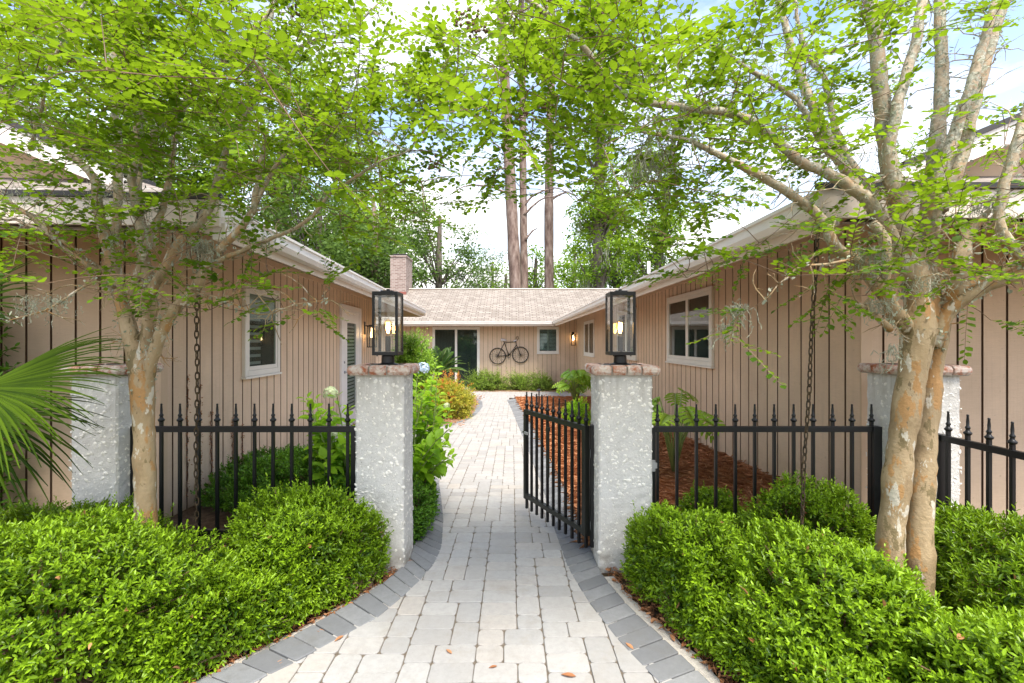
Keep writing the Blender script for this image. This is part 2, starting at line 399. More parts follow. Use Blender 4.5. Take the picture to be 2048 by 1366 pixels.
def leaves(pos, axis, up, L, W, tpl, tint):
    T, Q = tpl; n = len(pos); axis = unit(axis)
    side = unit(np.cross(axis, up)); nor = np.cross(side, axis)
    L = np.broadcast_to(L, (n,)); W = np.broadcast_to(W, (n,))
    V = (pos[:, None, :]+side[:, None, :]*(T[None, :, 0, None]*W[:, None, None])
         + axis[:, None, :]*(T[None, :, 1, None]*L[:, None, None])+nor[:, None, :]*(T[None, :, 2, None]*L[:, None, None]))
    Fq = Q[None]+(np.arange(n)*len(T))[:, None, None]
    return V.reshape(-1, 3), Fq.reshape(-1, Q.shape[1]), np.repeat(tint, len(T))
def rvec(n): return unit(RNG.normal(size=(n, 3)))
def join(parts):
    V = []; Fq = []; T = []; b = 0
    for v, f, t in parts: V.append(v); Fq.append(f+b); T.append(t); b += len(v)
    return np.concatenate(V), np.concatenate(Fq), np.concatenate(T)
def spheroid(c, r, h):  # low faceted blob as (V,F) for capsules
    pass
CLOUD, SUN_E, EXPO = 4.8, 2.5, 1.52
# ------------------------------------------------------------------ helpers for the house
def frame_matrix(x, y, ax, ay):           # x along the wall, y out of the wall, z up
    a = Vector((ax, ay, 0)).normalized()
    def mk(nx, ny):
        M = Matrix(((a.x, nx, 0, x), (a.y, ny, 0, y), (0, 0, 1, 0), (0, 0, 0, 1))); return M
    return a, mk
def wall_frame(p, a, n):                  # origin p, unit a along, unit n outwards
    return Matrix(((a[0], n[0], 0, p[0]), (a[1], n[1], 0, p[1]), (0, 0, 1, 0), (0, 0, 0, 1)))

def siding(parent, M, length, z0, z1, pitch=.205, gap=.020, start=0., label=None):
    b = MB(); x = -start
    while x < length:
        x0, x1 = max(0, x), min(length, x+pitch-gap)
        if x1 > x0+.01:
            zz = [z0+(z1-z0)*k/3 for k in range(4)]; t = random.random()
            vs = []
            for z in zz: vs += [M @ Vector((x0, 0, z)), M @ Vector((x1, 0, z))]
            b.add(vs, [(2*k, 2*k+1, 2*k+3, 2*k+2) for k in range(3)], 0, t)
        g0, g1 = max(0, x1), min(length, x+pitch)
        if g1 > g0+.002:
            d = -.016
            vs = [M @ Vector(p) for p in ((g0, 0, z0), (g0, d, z0), (g1, d, z0), (g1, 0, z0), (g0, 0, z1), (g0, d, z1), (g1, d, z1), (g1, 0, z1))]
            b.add(vs, [(0, 1, 5, 4), (1, 2, 6, 5), (2, 3, 7, 6)], 1)
        x += pitch
    o = b.build('wall', [MT['siding'], MT['groove']], parent)
    if label: o['label'] = label
    return o

def roof_planes(parent, polys, name='roof', mat=None, thick=.045):
    """polys: list of (pts3d, eave direction). One mesh with UVs in metres for the shingle courses."""
    bm_v = []; faces = []; uvs = []
    off = wloc(parent)
    for pts, e in polys:
        e = Vector(e).normalized(); n = (Vector(pts[1])-Vector(pts[0])).cross(Vector(pts[2])-Vector(pts[0])).normalized()
        if n.z < 0: pts = pts[::-1]; n = -n
        s = n.cross(e); b = len(bm_v)
        for p in pts: bm_v.append(Vector(p)-off)
        faces.append(list(range(b, b+len(pts)))); uvs.append([(Vector(p).dot(e), Vector(p).dot(s)) for p in pts])
        b2 = len(bm_v)
        for p in pts: bm_v.append(Vector(p)-off-Vector((0, 0, thick)))
        faces.append(list(range(b2+len(pts)-1, b2-1, -1))); uvs.append([(0, 0)]*len(pts))
        m = len(pts)
        for i in range(m):
            j = (i+1) % m
            faces.append([b+i, b2+i, b2+j, b+j]); uvs.append([(0, 0)]*4)
    me = bpy.data.meshes.new(name); me.from_pydata(bm_v, [], faces)
    u = me.uv_layers.new(name='UVMap'); k = 0
    for uv in uvs:
        for c in uv: u.data[k].uv = c; k += 1
    me.materials.append(MT['shingle']); me.materials.append(MT['dark_edge'])
    i = 0
    for pts, e in polys:
        me.polygons[i].material_index = 0
        for q in range(i+1, i+2+len(pts)): me.polygons[q].material_index = 1
        i += 2+len(pts)
    o = bpy.data.objects.new(name, me); COL.objects.link(o); o.parent = parent
    return o

GPROF = [(0, 0), (.085, 0), (.112, .04), (.112, .098), (.128, .104), (.128, .126), (.116, .126), (.10, .116), (0, .116)]
def gutter(parent, p0, p1, out, z):       # front lip on the line p0-p1, top at z
    p0, p1, out = Vector((*p0, 0)), Vector((*p1, 0)), Vector((*out, 0)).normalized()
    b = MB(); L = (p1-p0).length; a = (p1-p0)/L
    segs = max(1, int(L/3)); m = len(GPROF)
    vs = [p0+a*(L*k/segs)+out*(q-.128)+Vector((0, 0, z-.126+h)) for k in range(segs+1) for q, h in GPROF]
    fs = [(k*m+i, k*m+(i+1) % m, (k+1)*m+(i+1) % m, (k+1)*m+i) for k in range(segs) for i in range(m)]
    fs += [tuple(range(m-1, -1, -1)), tuple(segs*m+i for i in range(m))]
    b.add(vs, fs)
    for k in range(1, int(L/3.0)):       # joint bands
        c = p0+a*(3.0*k)
        M = Matrix(((a.x, out.x, 0, c.x), (a.y, out.y, 0, c.y), (0, 0, 1, z), (0, 0, 0, 1)))
        b.box(-.03, .03, -.02, -.0135, -.088, -.024, M=M)
    return b.build('gutter', MT['cream'], parent)

def window(parent, M, w, z0, z1, cols=2, fill=None, mat='frame', trim=.065, cut=False):
    """M puts x along the wall from the window's left edge, y out of the wall."""
    b = MB()
    D = .045
    for (x0, x1, a, c) in ((-0., trim, z0, z1), (w-trim, w, z0, z1), (trim, w-trim, z1-trim, z1), (trim, w-trim, z0, z0+trim)):
        b.box(x0, x1, .001, D, a, c, M=M)
    b.box(-.02, w+.02, .001, D+.018, z0-.028, z0-.002, M=M)            # sill nosing
    W = b.build('window', MT[mat], parent, bevel=.004)
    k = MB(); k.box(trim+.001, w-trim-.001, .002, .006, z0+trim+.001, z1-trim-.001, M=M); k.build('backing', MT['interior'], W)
    cw = (w-2*trim)/cols; s = .05
    for c in range(cols):
        x0 = trim+c*cw+.002; x1 = x0+cw-.004; a, t = z0+trim+.002, z1-trim-.002
        f = MB()
        for (p, q, r_, u) in ((x0, x0+s, a, t), (x1-s, x1, a, t), (x0+s, x1-s, t-s, t), (x0+s, x1-s, a, a+s)):
            f.box(p, q, .008, .036, r_, u, M=M)
        f.build('sash', MT[mat], W, bevel=.003)
        g = MB(); g.box(x0+s, x1-s, .026, .030, a+s, t-s, M=M); g.build('pane', MT['glass'], W)
        if fill == 'shutter':
            h = MB(); z = a+s+.04
            xm = (x0+s+x1-s)/2
            h.box(xm-.03, xm+.03, .010, .022, a+s, t-s, M=M)
            while z < t-s-.03:
                h.box(x0+s+.02, xm-.032, .008, .02, z, z+.03, M=M); h.box(xm+.032, x1-s-.02, .008, .02, z, z+.03, M=M); z += .062
            h.build('shutter', MT['shutter'], W)
        if fill == 'blind':
            h = MB(); z = a+s+.01
            while z < t-s-.01:
                h.box(x0+s+.004, x1-s-.004, .008, .018, z, z+.034, M=M); z += .05
            h.build('blind', MT['blind'], W)
        if fill == 'shade':
            h = MB(); h.box(x0+s+.003, x1-s-.003, .008, .016, a+s+(t-a)*.60, t-s, M=M)
            z = a+s+.02
            while z < a+s+(t-a)*.58:
                h.box(x0+s+.02, x0+s+(cw-.1)*.45, .008, .014, z, z+.035, M=M); z += .09
            h.build('blind', MT['blind'], W)
    return W

# ------------------------------------------------------------------ the house
H_R, H_L, H_B = .85, .90, .85
GX = 1.709                                # right gutter line
WX = 2.9                                  # right wing wall
FYR, EYR = 3.83, 2.60                     # right wing front wall and front eave
BY, BG = 20.85, 19.66                     # back wall and back gutter
PITCH = .42
ZB = EYE+gz(20)-.02                       # generous wall bottom
house = thing('house', (0, 12, -.6), 'single storey tan board sided house wrapped round a courtyard under low shingle roofs', 'house')
zf = lambda h: EYE+h
# right wing: long side wall, front wall
Mr = wall_frame((WX, FYR), (0, 1), (-1, 0))
siding(house, Mr, BY-FYR, -.75, zf(.985))
Mrf = wall_frame((WX, FYR), (1, 0), (0, -1))
siding(house, Mrf, 7.0, -.3, zf(1.0), start=.02)
b = MB()
b.box(0, BY-FYR, .001, .020, zf(.975), zf(1.16), M=Mr)                       # frieze board
b.box(0, 7, .001, .020, zf(.985), zf(1.16), M=Mrf)
b.box(.0, BY-FYR, .001, .022, -.72, zf(-1.585), M=Mr)                        # skirt board along the foot of the wall
b.box(-.02, .07, -.002, .016, -.2, zf(1.0), M=Mrf)                           # corner board
b.build('trim_board', MT['trim_tan'], house, bevel=.003)
# left wing, turned a little
LP = Vector((-3.12, 4.1)); LD = Vector((-.0572, 1)).normalized(); LN = Vector((LD.y, -LD.x))
Ml = wall_frame(LP, LD, LN); LL = 8.1
siding(house, Ml, LL, -.6, zf(1.02), start=.03)
LV = -LN                                                                     # to the left, along the front wall
Mlf = wall_frame(LP, LV, -LD)
siding(house, Mlf, 7.0, -.3, zf(1.05), start=.10, pitch=.205)
Mlb = wall_frame(LP+LD*LL, LV, LD)
siding(house, Mlb, 7.0, -.8, zf(1.05), start=.02)
b = MB()
b.box(0, LL, .001, .020, zf(1.012), zf(1.22), M=Ml)
b.box(-.018, 7, .001, .020, zf(1.035), zf(1.22), M=Mlf)
b.box(-.016, .075, -.002, .016, -.2, zf(1.03), M=Ml)
b.build('trim_board', MT['trim_tan'], house, bevel=.003)
# back wall
Mb = wall_frame((-10, BY), (1, 0), (0, -1))
siding(house, Mb, 10+WX, -1.2, zf(1.2), pitch=.205, gap=.012, start=.1)
b = MB(); b.box(-10, WX-.03, BY-.035, BY-.002, -1.2, zf(-1.99)); b.build('foundation', MT['dark_edge'], house)
# roofs
e = .07
def rp(X, Y, ux, h): return (X, Y, EYE+h)
RX, LXR = 6.2, 10.7
zr = lambda X: EYE+H_R-.01+PITCH*(X-GX-e)
GAB = 4.5
hx = GX+e+(GAB-EYR-e)
polys = [
 ([(GX+e, EYR+e, zr(GX+e)), (GX+e, BG+e, zr(GX+e)), (RX, BG+RX-GX, zr(RX)), (RX, GAB, zr(RX)), (hx, GAB, zr(hx))], (0, 1, 0)),
 ([(GX+e, EYR+e, zr(GX+e)), (hx, GAB, zr(hx)), (2*RX-hx, GAB, zr(hx)), (2*RX-GX-e, EYR+e, zr(GX+e))], (1, 0, 0)),
 ([(2*RX-GX-e, EYR+e, zr(GX+e)), (2*RX-hx, GAB, zr(hx)), (RX, GAB, zr(RX)), (RX, BG+RX-GX, zr(RX)), (2*RX-GX-e, BG+RX, zr(GX+e))], (0, 1, 0)),
]
zb = lambda Y: EYE+H_B-.01+PITCH*(Y-BG-e)
RY = BG+4.59
polys += [
 ([(-10, BG+e, zb(BG+e)), (GX+e, BG+e, zb(BG+e)), (GX+RY-BG, RY, zb(RY)), (-10, RY, zb(RY))], (1, 0, 0)),
 ([(-10, RY, zb(RY)), (GX+RY-BG, RY, zb(RY)), (GX+RY-BG, 2*RY-BG, zb(BG)), (-10, 2*RY-BG, zb(BG))], (1, 0, 0))]
roof_planes(house, polys)
LC = Vector((-1.868, 2.95)); LGL = 10.38
def lp(u, v, dz): q = LC+LD*u+LV*v; return (q.x, q.y, EYE+H_L-.01+dz)
Rv = 4.4; g = 1.8
polys = [([lp(e, e, 0), lp(LGL-e, e, 0), lp(LGL-Rv, Rv, PITCH*(Rv-e)), lp(g, Rv, PITCH*(Rv-e)), lp(g, g, PITCH*(g-e))], (*LD, 0)),
         ([lp(e, e, 0), lp(g, g, PITCH*(g-e)), lp(g, 2*Rv-g, PITCH*(g-e)), lp(e, 2*Rv-e, 0)], (*LV, 0)),
         ([lp(LGL-e, e, 0), lp(LGL-Rv, Rv, PITCH*(Rv-e)), lp(LGL-e, 2*Rv-e, 0)], (*LV, 0)),
         ([lp(e, 2*Rv-e, 0), lp(g, 2*Rv-g, PITCH*(g-e)), lp(g, Rv, PITCH*(Rv-e)), lp(LGL-Rv, Rv, PITCH*(Rv-e)), lp(LGL-e, 2*Rv-e, 0)], (*LD, 0))]
roof_planes(house, polys)
b = MB(); b.box(-9.9, GX+RY-BG-.1, RY-.13, RY+.13, zb(RY)-.02, zb(RY)+.035); b.build('ridge_cap', MT['cream2'], house, bevel=.02)
# gutters, fascia, soffits
gutter(house, (GX, EYR+.02), (GX, BG), (-1, 0), zf(H_R))
gutter(house, (-10, BG), (GX, BG), (0, -1), zf(H_B))
gutter(house, LC, LC+LD*LGL, LN, zf(H_L))
Mg = wall_frame(LC, LD, LN)
for q in ((GX+.132, GX+.155, EYR+.03, BG, zf(H_R-.19), zf(H_R-.012), None), (-10, GX+.13, BG+.132, BG+.155, zf(H_B-.19), zf(H_B-.012), None), (.03, LGL-.0, -.155, -.132, zf(H_L-.19), zf(H_L-.012), Mg)):
    b = MB(); b.box(*q[:6], M=q[6]); b.build('fascia', MT['cream2'], house, bevel=.003)
Mgf = wall_frame(LC, LV, -LD); Mge = wall_frame(LC+LD*LGL, LV, LD)
for q in ((GX+.02, 2*RX-GX, EYR, EYR+.025, zf(H_R-.155), zf(H_R+.005), None), (.0, 8.8, -.025, 0, zf(H_L-.165), zf(H_L+.005), Mgf), (.0, 8.8, -.025, 0, zf(H_L-.165), zf(H_L+.005), Mge)):
    b = MB(); b.box(*q[:6], M=q[6]); b.build('fascia', MT['cream2'], house, bevel=.003)      # front fascias, no gutter there
for q in ((GX+.0, 2*RX-GX, EYR-.02, EYR+.012, zf(H_R+.008), zf(H_R+.04), None), (-.02, 8.8, -.012, .02, zf(H_L+.008), zf(H_L+.04), Mgf)):
    b = MB(); b.box(*q[:6], M=q[6]); b.build('drip_edge', MT['dark_edge'], house)
b = MB(); s0 = -.185
def soff(pts): b.add([Vector(p) for p in pts], [tuple(range(len(pts)))])
k = WX-GX-.15
soff([(GX+.15, EYR+.15, zf(H_R+s0)), (GX+.15, BG, zf(H_R+s0)), (WX, BY, zf(H_R+s0+PITCH*k)), (WX, FYR, zf(H_R+s0+PITCH*k))])
soff([(GX+.15, EYR+.02, zf(H_R+s0)), (WX, FYR, zf(H_R+s0+PITCH*k)), (2*RX-WX, FYR, zf(H_R+s0+PITCH*k)), (2*RX-GX, EYR+.02, zf(H_R+s0))])
soff([(-10, BG+.15, zf(H_B+s0)), (GX+.15, BG+.15, zf(H_B+s0)), (WX, BY, zf(H_B+s0+PITCH*(BY-BG-.15))), (-10, BY, zf(H_B+s0+PITCH*(BY-BG-.15)))])
k = 1.13
soff([lp(.02, .15, s0), lp(LGL-.02, .15, s0), lp(LGL-k-.1, k+.15, s0+PITCH*k), lp(k, k+.15, s0+PITCH*k)])
soff([lp(.02, .15, s0), lp(k+.02, k+.15, s0+PITCH*k), lp(k+.02, 8.6, s0+PITCH*k), lp(.02, 8.7, s0)])
soff([lp(LGL-.02, .15, s0), lp(LGL-k-.02, k+.15, s0+PITCH*k), lp(LGL-k-.02, 8.6, s0+PITCH*k), lp(LGL-.02, 8.7, s0)])
b.build('soffit', MT['soffit'], house)
# gablets above the front hips
def gablet(p, along, out, half, zlow, zpeak, vlow):
    M = wall_frame(p, along, out)
    b = MB(); b.add([M @ Vector(q) for q in ((-half, 0, zlow), (half, 0, zlow), (0, 0, zpeak))], [(0, 1, 2)]); b.build('gable', MT['trim_tan'], house)
    r = MB(); d = MB()
    for sgn in (-1, 1):
        A = Vector((sgn*(half+.15), .42, zlow-.06)); B = Vector((0, .42, zpeak+.0))
        for (m, o0, o1, h0, h1) in ((r, -.03, 0, -.20, -.01), (r, -.42, -.031, -.075, -.05), (d, -.45, .02, -.008, .045)):
            vs = [M @ (P+Vector((0, o, h))) for P in (A, B) for o in (o0, o1) for h in (h0, h1)]
            m.add(vs, [(0, 1, 3, 2), (4, 6, 7, 5), (0, 4, 5, 1), (2, 3, 7, 6), (1, 5, 7, 3), (0, 2, 6, 4)])
    r.build('rake_board', MT['cream'], house); d.build('drip_edge', MT['dark_edge'], house)
gablet((RX, GAB+.02), (1, 0), (0, -1), RX-hx, zr(hx), zr(RX), 0)
q = LC+LD*(g+.02)+LV*Rv
gablet((q.x, q.y), LV, -LD, Rv-g, EYE+H_L+PITCH*(g-e), EYE+H_L+PITCH*(Rv-e), 0)
b = MB(); b.box(-.05, .05, -.02, .06, zf(H_L-.24), zf(H_L-.13), M=wall_frame(LC+LD*.1+LV*.05, LD, LN)); b.build('gutter_outlet', MT['cream'], house, bevel=.004)
# windows and doors
Wm = lambda y0: wall_frame((WX, y0), (0, 1), (-1, 0))
window(house, Wm(6.62), 1.93, zf(-.36), zf(.80), 2)
window(house, Wm(10.7), 1.9, zf(-.42), zf(.80), 2)
window(house, Wm(16.2), 2.2, zf(-.53), zf(.78), 2)
sL = lambda Y: (Y-4.1)/LD.y
ML2 = lambda Y: wall_frame(LP+LD*sL(Y), LD, LN)
window(house, ML2(5.47), .93, zf(-.42), zf(.70), 1, 'shade')
MB2 = lambda X: wall_frame((X, BY), (1, 0), (0, -1))
xb = lambda px: (px-1024)/F*BY
W = window(house, MB2(xb(1074)), xb(1117.5)-xb(1074), EYE-(707-683)/F*BY, EYE-(653.8-683)/F*BY, 1, 'shutter')
W['label'] = 'small window with grey green shutters inside'
W = window(house, MB2(xb(865)), xb(959.5)-xb(865), -.62, EYE-(654-683)/F*BY, 2)
W['label'] = 'tall white framed sliding glass door'; W.name = 'sliding_door'
# entrance door in the left wing
Md = ML2(9.13); dw = 1.45; z0, z1 = -.28, zf(.75)
b = MB()
for (x0, x1, a, c) in ((0, .10, z0, z1), (dw-.10, dw, z0, z1), (.10, dw-.10, z1-.10, z1)): b.box(x0, x1, .001, .05, a, c, M=Md)
Dr = b.build('door', MT['white'], house, bevel=.004)
b = MB()
for (x0, x1, a, c) in ((.105, .40, z0, z1-.105), (dw-.40, dw-.105, z0, z1-.105), (.40, dw-.40, z1-.36, z1-.105), (.40, dw-.40, z0, z0+.35)): b.box(x0, x1, .004, .036, a, c, M=Md)
b.build('door_leaf', MT['white'], Dr, bevel=.003)
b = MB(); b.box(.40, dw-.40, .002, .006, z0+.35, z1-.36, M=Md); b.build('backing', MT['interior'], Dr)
b = MB(); z = z0+.37
while z < z1-.40: b.box(.41, dw-.41, .008, .02, z, z+.045, M=Md); z += .075
b.build('blind', MT['blind'], Dr)
b = MB(); b.box(.40, dw-.40, .026, .031, z0+.35, z1-.36, M=Md); b.build('pane', MT['door_glass'], Dr)
b = MB(); b.lathe([(.0, 0), (.028, 0), (.03, .02), (.012, .03), (.012, .06), (.03, .075), (.032, .095), (.015, .11)], n=10)
b.v = [tuple(Md @ Vector((.20+p[0], .036+p[2], zf(-.62)+p[1]))) for p in b.v]
b.build('handle', MT['steel'], Dr, smooth=True)
b = MB(); b.lathe([(.026, .0), (.026, .012), (.01, .02)], n=10)
b.v = [tuple(Md @ Vector((.20+p[0], .036+p[2], zf(-.42)+p[1]))) for p in b.v]
b.build('lock', MT['steel'], Dr, smooth=True)
# chimney
def m_chimney():
    k = N('chimney_brick'); tc = k.n('UVMap').outputs['UV']
    br = k.n('TexBrick'); k.l(tc, br.inputs['Vector'])
    for i, v in (('Scale', 1.0), ('Mortar Size', .012), ('Brick Width', .22), ('Row Height', .078), ('Bias', .1)): br.inputs[i].default_value = v
    br.inputs['Color1'].default_value = (.18, .115, .095, 1); br.inputs['Color2'].default_value = (.33, .25, .22, 1); br.inputs['Mortar'].default_value = (.36, .32, .29, 1)
    return k.done(k.prin(br.outputs['Color'], .9, spec=.1, normal=k.bump(br.outputs['Fac'], -.5, .01)))
cx, cy, cw, cd = -5.76, 23.4, .40, .72
b = MB(); zt = EYE+4.36
b.box(cx-cw, cx+cw, cy, cy+2*cd, EYE+2.2, zt-.08)
b.box(cx-cw-.035, cx+cw+.035, cy-.035, cy+2*cd+.035, zt-.08, zt)
ch = b.build('chimney', m_chimney(), house)
u = ch.data.uv_layers.new(name='UVMap')
for p in ch.data.polygons:
    for li in p.loop_indices:
        v = ch.data.vertices[ch.data.loops[li].vertex_index].co
        u.data[li].uv = (v.x if abs(p.normal.y) > .5 else v.y, v.z) if abs(p.normal.z) < .5 else (v.x, v.y)
b = MB(); b.box(cx-.26, cx+.26, cy+.4, cy+1.0, zt, zt+.06); b.box(cx-.34, cx+.34, cy+.32, cy+1.08, zt+.10, zt+.14)
for i in (-1, 1):
    for j in (.42, .98): b.box(cx+i*.24-.015, cx+i*.24+.015, cy+j-.015, cy+j+.015, zt+.06, zt+.10)
b.build('chimney_cap', MT['dark_edge'], ch)
b = MB(); b.box(cx-cw-.012, cx+cw+.012, cy-.016, cy-.002, EYE+2.2, EYE+2.52); b.build('flashing', m_paint('rusty_flashing', (.24, .075, .055), .7, .2), ch)
b = MB(); b.tube([(3.9, 13.2, zr(3.9)-.1), (3.9, 13.2, zr(3.9)+.55)], .045, 10); b.build('vent_pipe', MT['white'], house, smooth=True)

# ------------------------------------------------------------------ wall lanterns
def wall_lantern(M, label, lit=True):
    p = M @ Vector((0, 0, 0))
    t = thing('wall_lantern', p, label, 'wall lantern', 'wall lanterns beside the doors')
    b = MB(); b.box(-.055, .055, .001, .02, -.03, .27, M=M); b.box(-.012, .012, .02, .16, .16, .185, M=M); b.build('bracket', MT['iron'], t)
    b = MB(); x, y0, y1, h0, h1 = .09, .09, .27, -.32, .15
    for i in (-1, 1):
        for y in (y0, y1-.016): b.box(i*x-.008, i*x+.008, y, y+.016, h0, h1, M=M)
    b.box(-x-.012, x+.012, y0-.006, y1+.006, h1, h1+.025, M=M); b.box(-x-.01, x+.01, y0-.004, y1+.004, h0-.02, h0, M=M)
    b.box(-x*.6, x*.6, y0+.03, y1-.03, h1+.025, h1+.045, M=M)
    b.build('cage', MT['iron'], t)
    b = MB(); b.lathe([(.012, .14), (.014, .06), (.034, 0), (.036, -.05), (.02, -.085), (.004, -.09)], n=10)
    b.v = [tuple(M @ Vector((v[0], .18+v[1], v[2]-.02))) for v in b.v]; b.build('bulb', MT['bulb_glow'], t, smooth=True)
    for i, nm in ((-1, 0), (1, 0)):
        g = MB(); g.box(i*x-.002, i*x+.002, y0+.017, y1-.017, h0+.001, h1-.001, M=M); g.build('pane', MT['lglass'], t)
    return t
q = LP+LD*sL(11.0); wall_lantern(Matrix.Translation((0, 0, zf(.20))) @ wall_frame(q, LD, LN), 'black glass wall lantern on the left wing beside the white door')
wall_lantern(Matrix.Translation((0, 0, zf(.16))) @ wall_frame((2.74, BY), (1, 0), (0, -1)), 'small lit wall lantern in the far right corner of the courtyard')

# ------------------------------------------------------------------ ground, beds and path
def grid_sheet(name, xs, ys, zfun, mat, kind='structure'):
    V = []; 
    for y in ys:
        for x in xs: V.append((x, y, zfun(x, y)))
    nx = len(xs); Fq = [(j*nx+i, j*nx+i+1, (j+1)*nx+i+1, (j+1)*nx+i) for j in range(len(ys)-1) for i in range(nx-1)]
    o = fastmesh(name, np.array(V), np.array(Fq), mat); return tag(o, kind=kind)
def gmat():
    k = N('garden_ground'); v = k.coord(); f = k.noise(v, 14, 8, .75)
    s = k.ramp(f, [(.25, (.04, .028, .018)), (.5, (.11, .075, .045)), (.8, (.24, .18, .12))])
    g_ = k.ramp(k.noise(v, 5, 6), [(.3, (.035, .055, .012)), (.7, (.11, .14, .045))])
    sp = k.n('SeparateXYZ'); k.l(v, sp.inputs[0]); mr = k.n('MapRange'); mr.inputs[1].default_value = 24; mr.inputs[2].default_value = 27
    k.l(sp.outputs['Y'], mr.inputs[0])
    return k.done(k.prin(k.mix(mr.outputs[0], s, g_), .95, spec=.1, normal=k.bump(f, .8, .03)))
grid_sheet('ground', [-400, -120, -60, -30, -14, -6, -3, 0, 3, 6, 14, 30, 60, 120, 400], [-40, -10, -3, 0, 3, 6, 10, 15, 20, 24, 30, 50, 100, 200, 500], lambda x, y: gz(y)-.035, gmat())

LI = [(508, 1366), (552, 1342), (610, 1315), (679, 1276), (752, 1237), (806, 1193), (840, 1161), (870, 1124.5), (883, 1095), (887, 1041), (883, 1000), (877, 958)]
LO = [(390, 1366), (488, 1320), (586, 1271), (683, 1217), (767, 1166), (820, 1120), (830, 1076), (840, 1010), (839, 975), (838, 940)]
RI = [(1320, 1366), (1240, 1284), (1176, 1202), (1136, 1135), (1107, 1053), (1086, 977), (1062, 915), (1042, 866), (1026, 825), (1014, 800)]
RO = [(1420, 1366), (1379, 1325), (1317, 1268), (1256, 1212), (1205, 1151), (1172, 1075), (1130, 977), (1098, 915), (1073, 866), (1047, 825), (1031, 797)]
def curve(pts, extend=True):
    q = [gxy(*p) for p in pts]
    if extend:
        (x0, y0), (x1, y1) = q[0], q[1]; k = (x0-x1)/(y0-y1); q = [(x0+k*(.6-y0), .6)]+q
    return np.array(q)
cLI, cLO, cRI, cRO = map(curve, (LI, LO, RI, RO))
f_li = lambda y: float(np.interp(y, cLI[:, 1], cLI[:, 0])); f_ri = lambda y: float(np.interp(y, cRI[:, 1], cRI[:, 0]))
f_ro = lambda y: float(np.interp(y, cRO[:, 1], cRO[:, 0])); f_lo = lambda y: float(np.interp(y, cLO[:, 1], cLO[:, 0]))
ISL = np.array([(-2.6, 9.35), (-1.75, 9.35), (-1.30, 9.75), (-1.02, 10.6), (-.88, 12), (-.86, 13.6), (-.98, 15.2), (-1.3, 16.7), (-1.9, 17.6), (-2.6, 17.9)])   # outer edge of the island border
def xl(y):
    if y < 5.7: return f_li(y)-.07
    if y < 9.45: return -3.35
    if y < 17.7: return float(np.interp(y, ISL[1:-1, 1], ISL[1:-1, 0]))-.08
    return -5.0
def xr(y):
    if y < 16.6: return f_ri(min(y, 16.4))+.07
    return 2.86
# sand bed under the pavers
b = MB(); ys = list(np.arange(.6, 19.71, .1))
rows = [(max(xl(y), -3.4) if y < 17.7 else -4.9, xr(y), y) for y in ys]
vs = [];
for a, c, y in rows: vs += [(a+.03, y, gz(y)-.0075), (c-.03, y, gz(y)-.0075)]
b.add(vs, [(2*i, 2*i+1, 2*i+3, 2*i+2) for i in range(len(rows)-1)])
tag(b.build('path_bed', MT['sand']), kind='structure')
# tumbled pavers, three sizes in random courses
def rrect(x0, x1, y0, y1, r=.016):
    out = []
    for (cx, cy, a0) in ((x1-r, y0+r, -90), (x1-r, y1-r, 0), (x0+r, y1-r, 90), (x0+r, y0+r, 180)):
        for k in range(3):
            a = radians(a0+45*k); out.append((cx+r*cos(a), cy+r*sin(a)))
    return out
def paver(b, x0, x1, y0, y1, zt=0., inset=.0032, tint=None):
    x0 += .0019; x1 -= .0019; y0 += .0019; y1 -= .0019
    poly = [(x+R(.0015), y+R(.0015)) for x, y in rrect(x0, x1, y0, y1, random.uniform(.010, .026))]
    ym = (y0+y1)/2
    a, c = xl(ym), xr(ym)
    if x1 <= a+.02 or x0 >= c-.02: return
    poly = [(min(max(x, xl(y) if ym < 5.6 else a), xr(y) if ym < 16.3 else c), y) for x, y in poly]
    addp(b, poly, zt+R(.0015), inset, tint, R(.006), R(.006))
def addp(b, poly, zt, inset, tint=None, tx=0, ty=0, mi=0):
    n = len(poly); cx = sum(p[0] for p in poly)/n; cy = sum(p[1] for p in poly)/n
    T = []
    for x, y in poly:
        d = math.hypot(x-cx, y-cy) or 1; T.append((x-(x-cx)/d*inset, y-(y-cy)/d*inset))
    def z(x, y): return gz(y)+zt+(x-cx)*tx+(y-cy)*ty
    vs = [(x, y, z(x, y)) for x, y in T]+[(x, y, z(x, y)-.0035) for x, y in poly]+[(x, y, z(x, y)-.04) for x, y in poly]
    fs = [tuple(range(n))]+[(n+i, n+(i+1) % n, (i+1) % n, i) for i in range(n)]+[(2*n+i, 2*n+(i+1) % n, n+(i+1) % n, n+i) for i in range(n)]
    b.add(vs, fs, mi, random.random() if tint is None else tint)
b = MB(); u1, u2 = .134, .201; y = .62
def pt(): return min(1, max(0, random.betavariate(1.6, 2.4)))
U = u1/2; nxc = int(8.2/U); sky_ = [0]*nxc; X0 = -5.2; kmax = int((19.6-y)/U)
while True:                                   # three sizes laid at random, no wasted gaps
    m = min(sky_)
    if m >= kmax: break
    i = sky_.index(m); g_ = i
    while g_ < nxc and sky_[g_] == m: g_ += 1
    g_ -= i
    if g_ < 2: sky_[i] += 1; continue
    opts = [w for w in (2, 3) if g_-w != 1 and w <= g_] or [2]
    w = random.choice(opts); h = 2 if w == 3 else random.choice((2, 3, 3, 2))
    xa, ya = X0+i*U, y+m*U
    paver(b, xa, xa+w*U, ya, ya+h*U, tint=pt())
    for q in range(i, i+w): sky_[q] += h
tag(b.build('paver_path', MT['paver']), kind='structure')
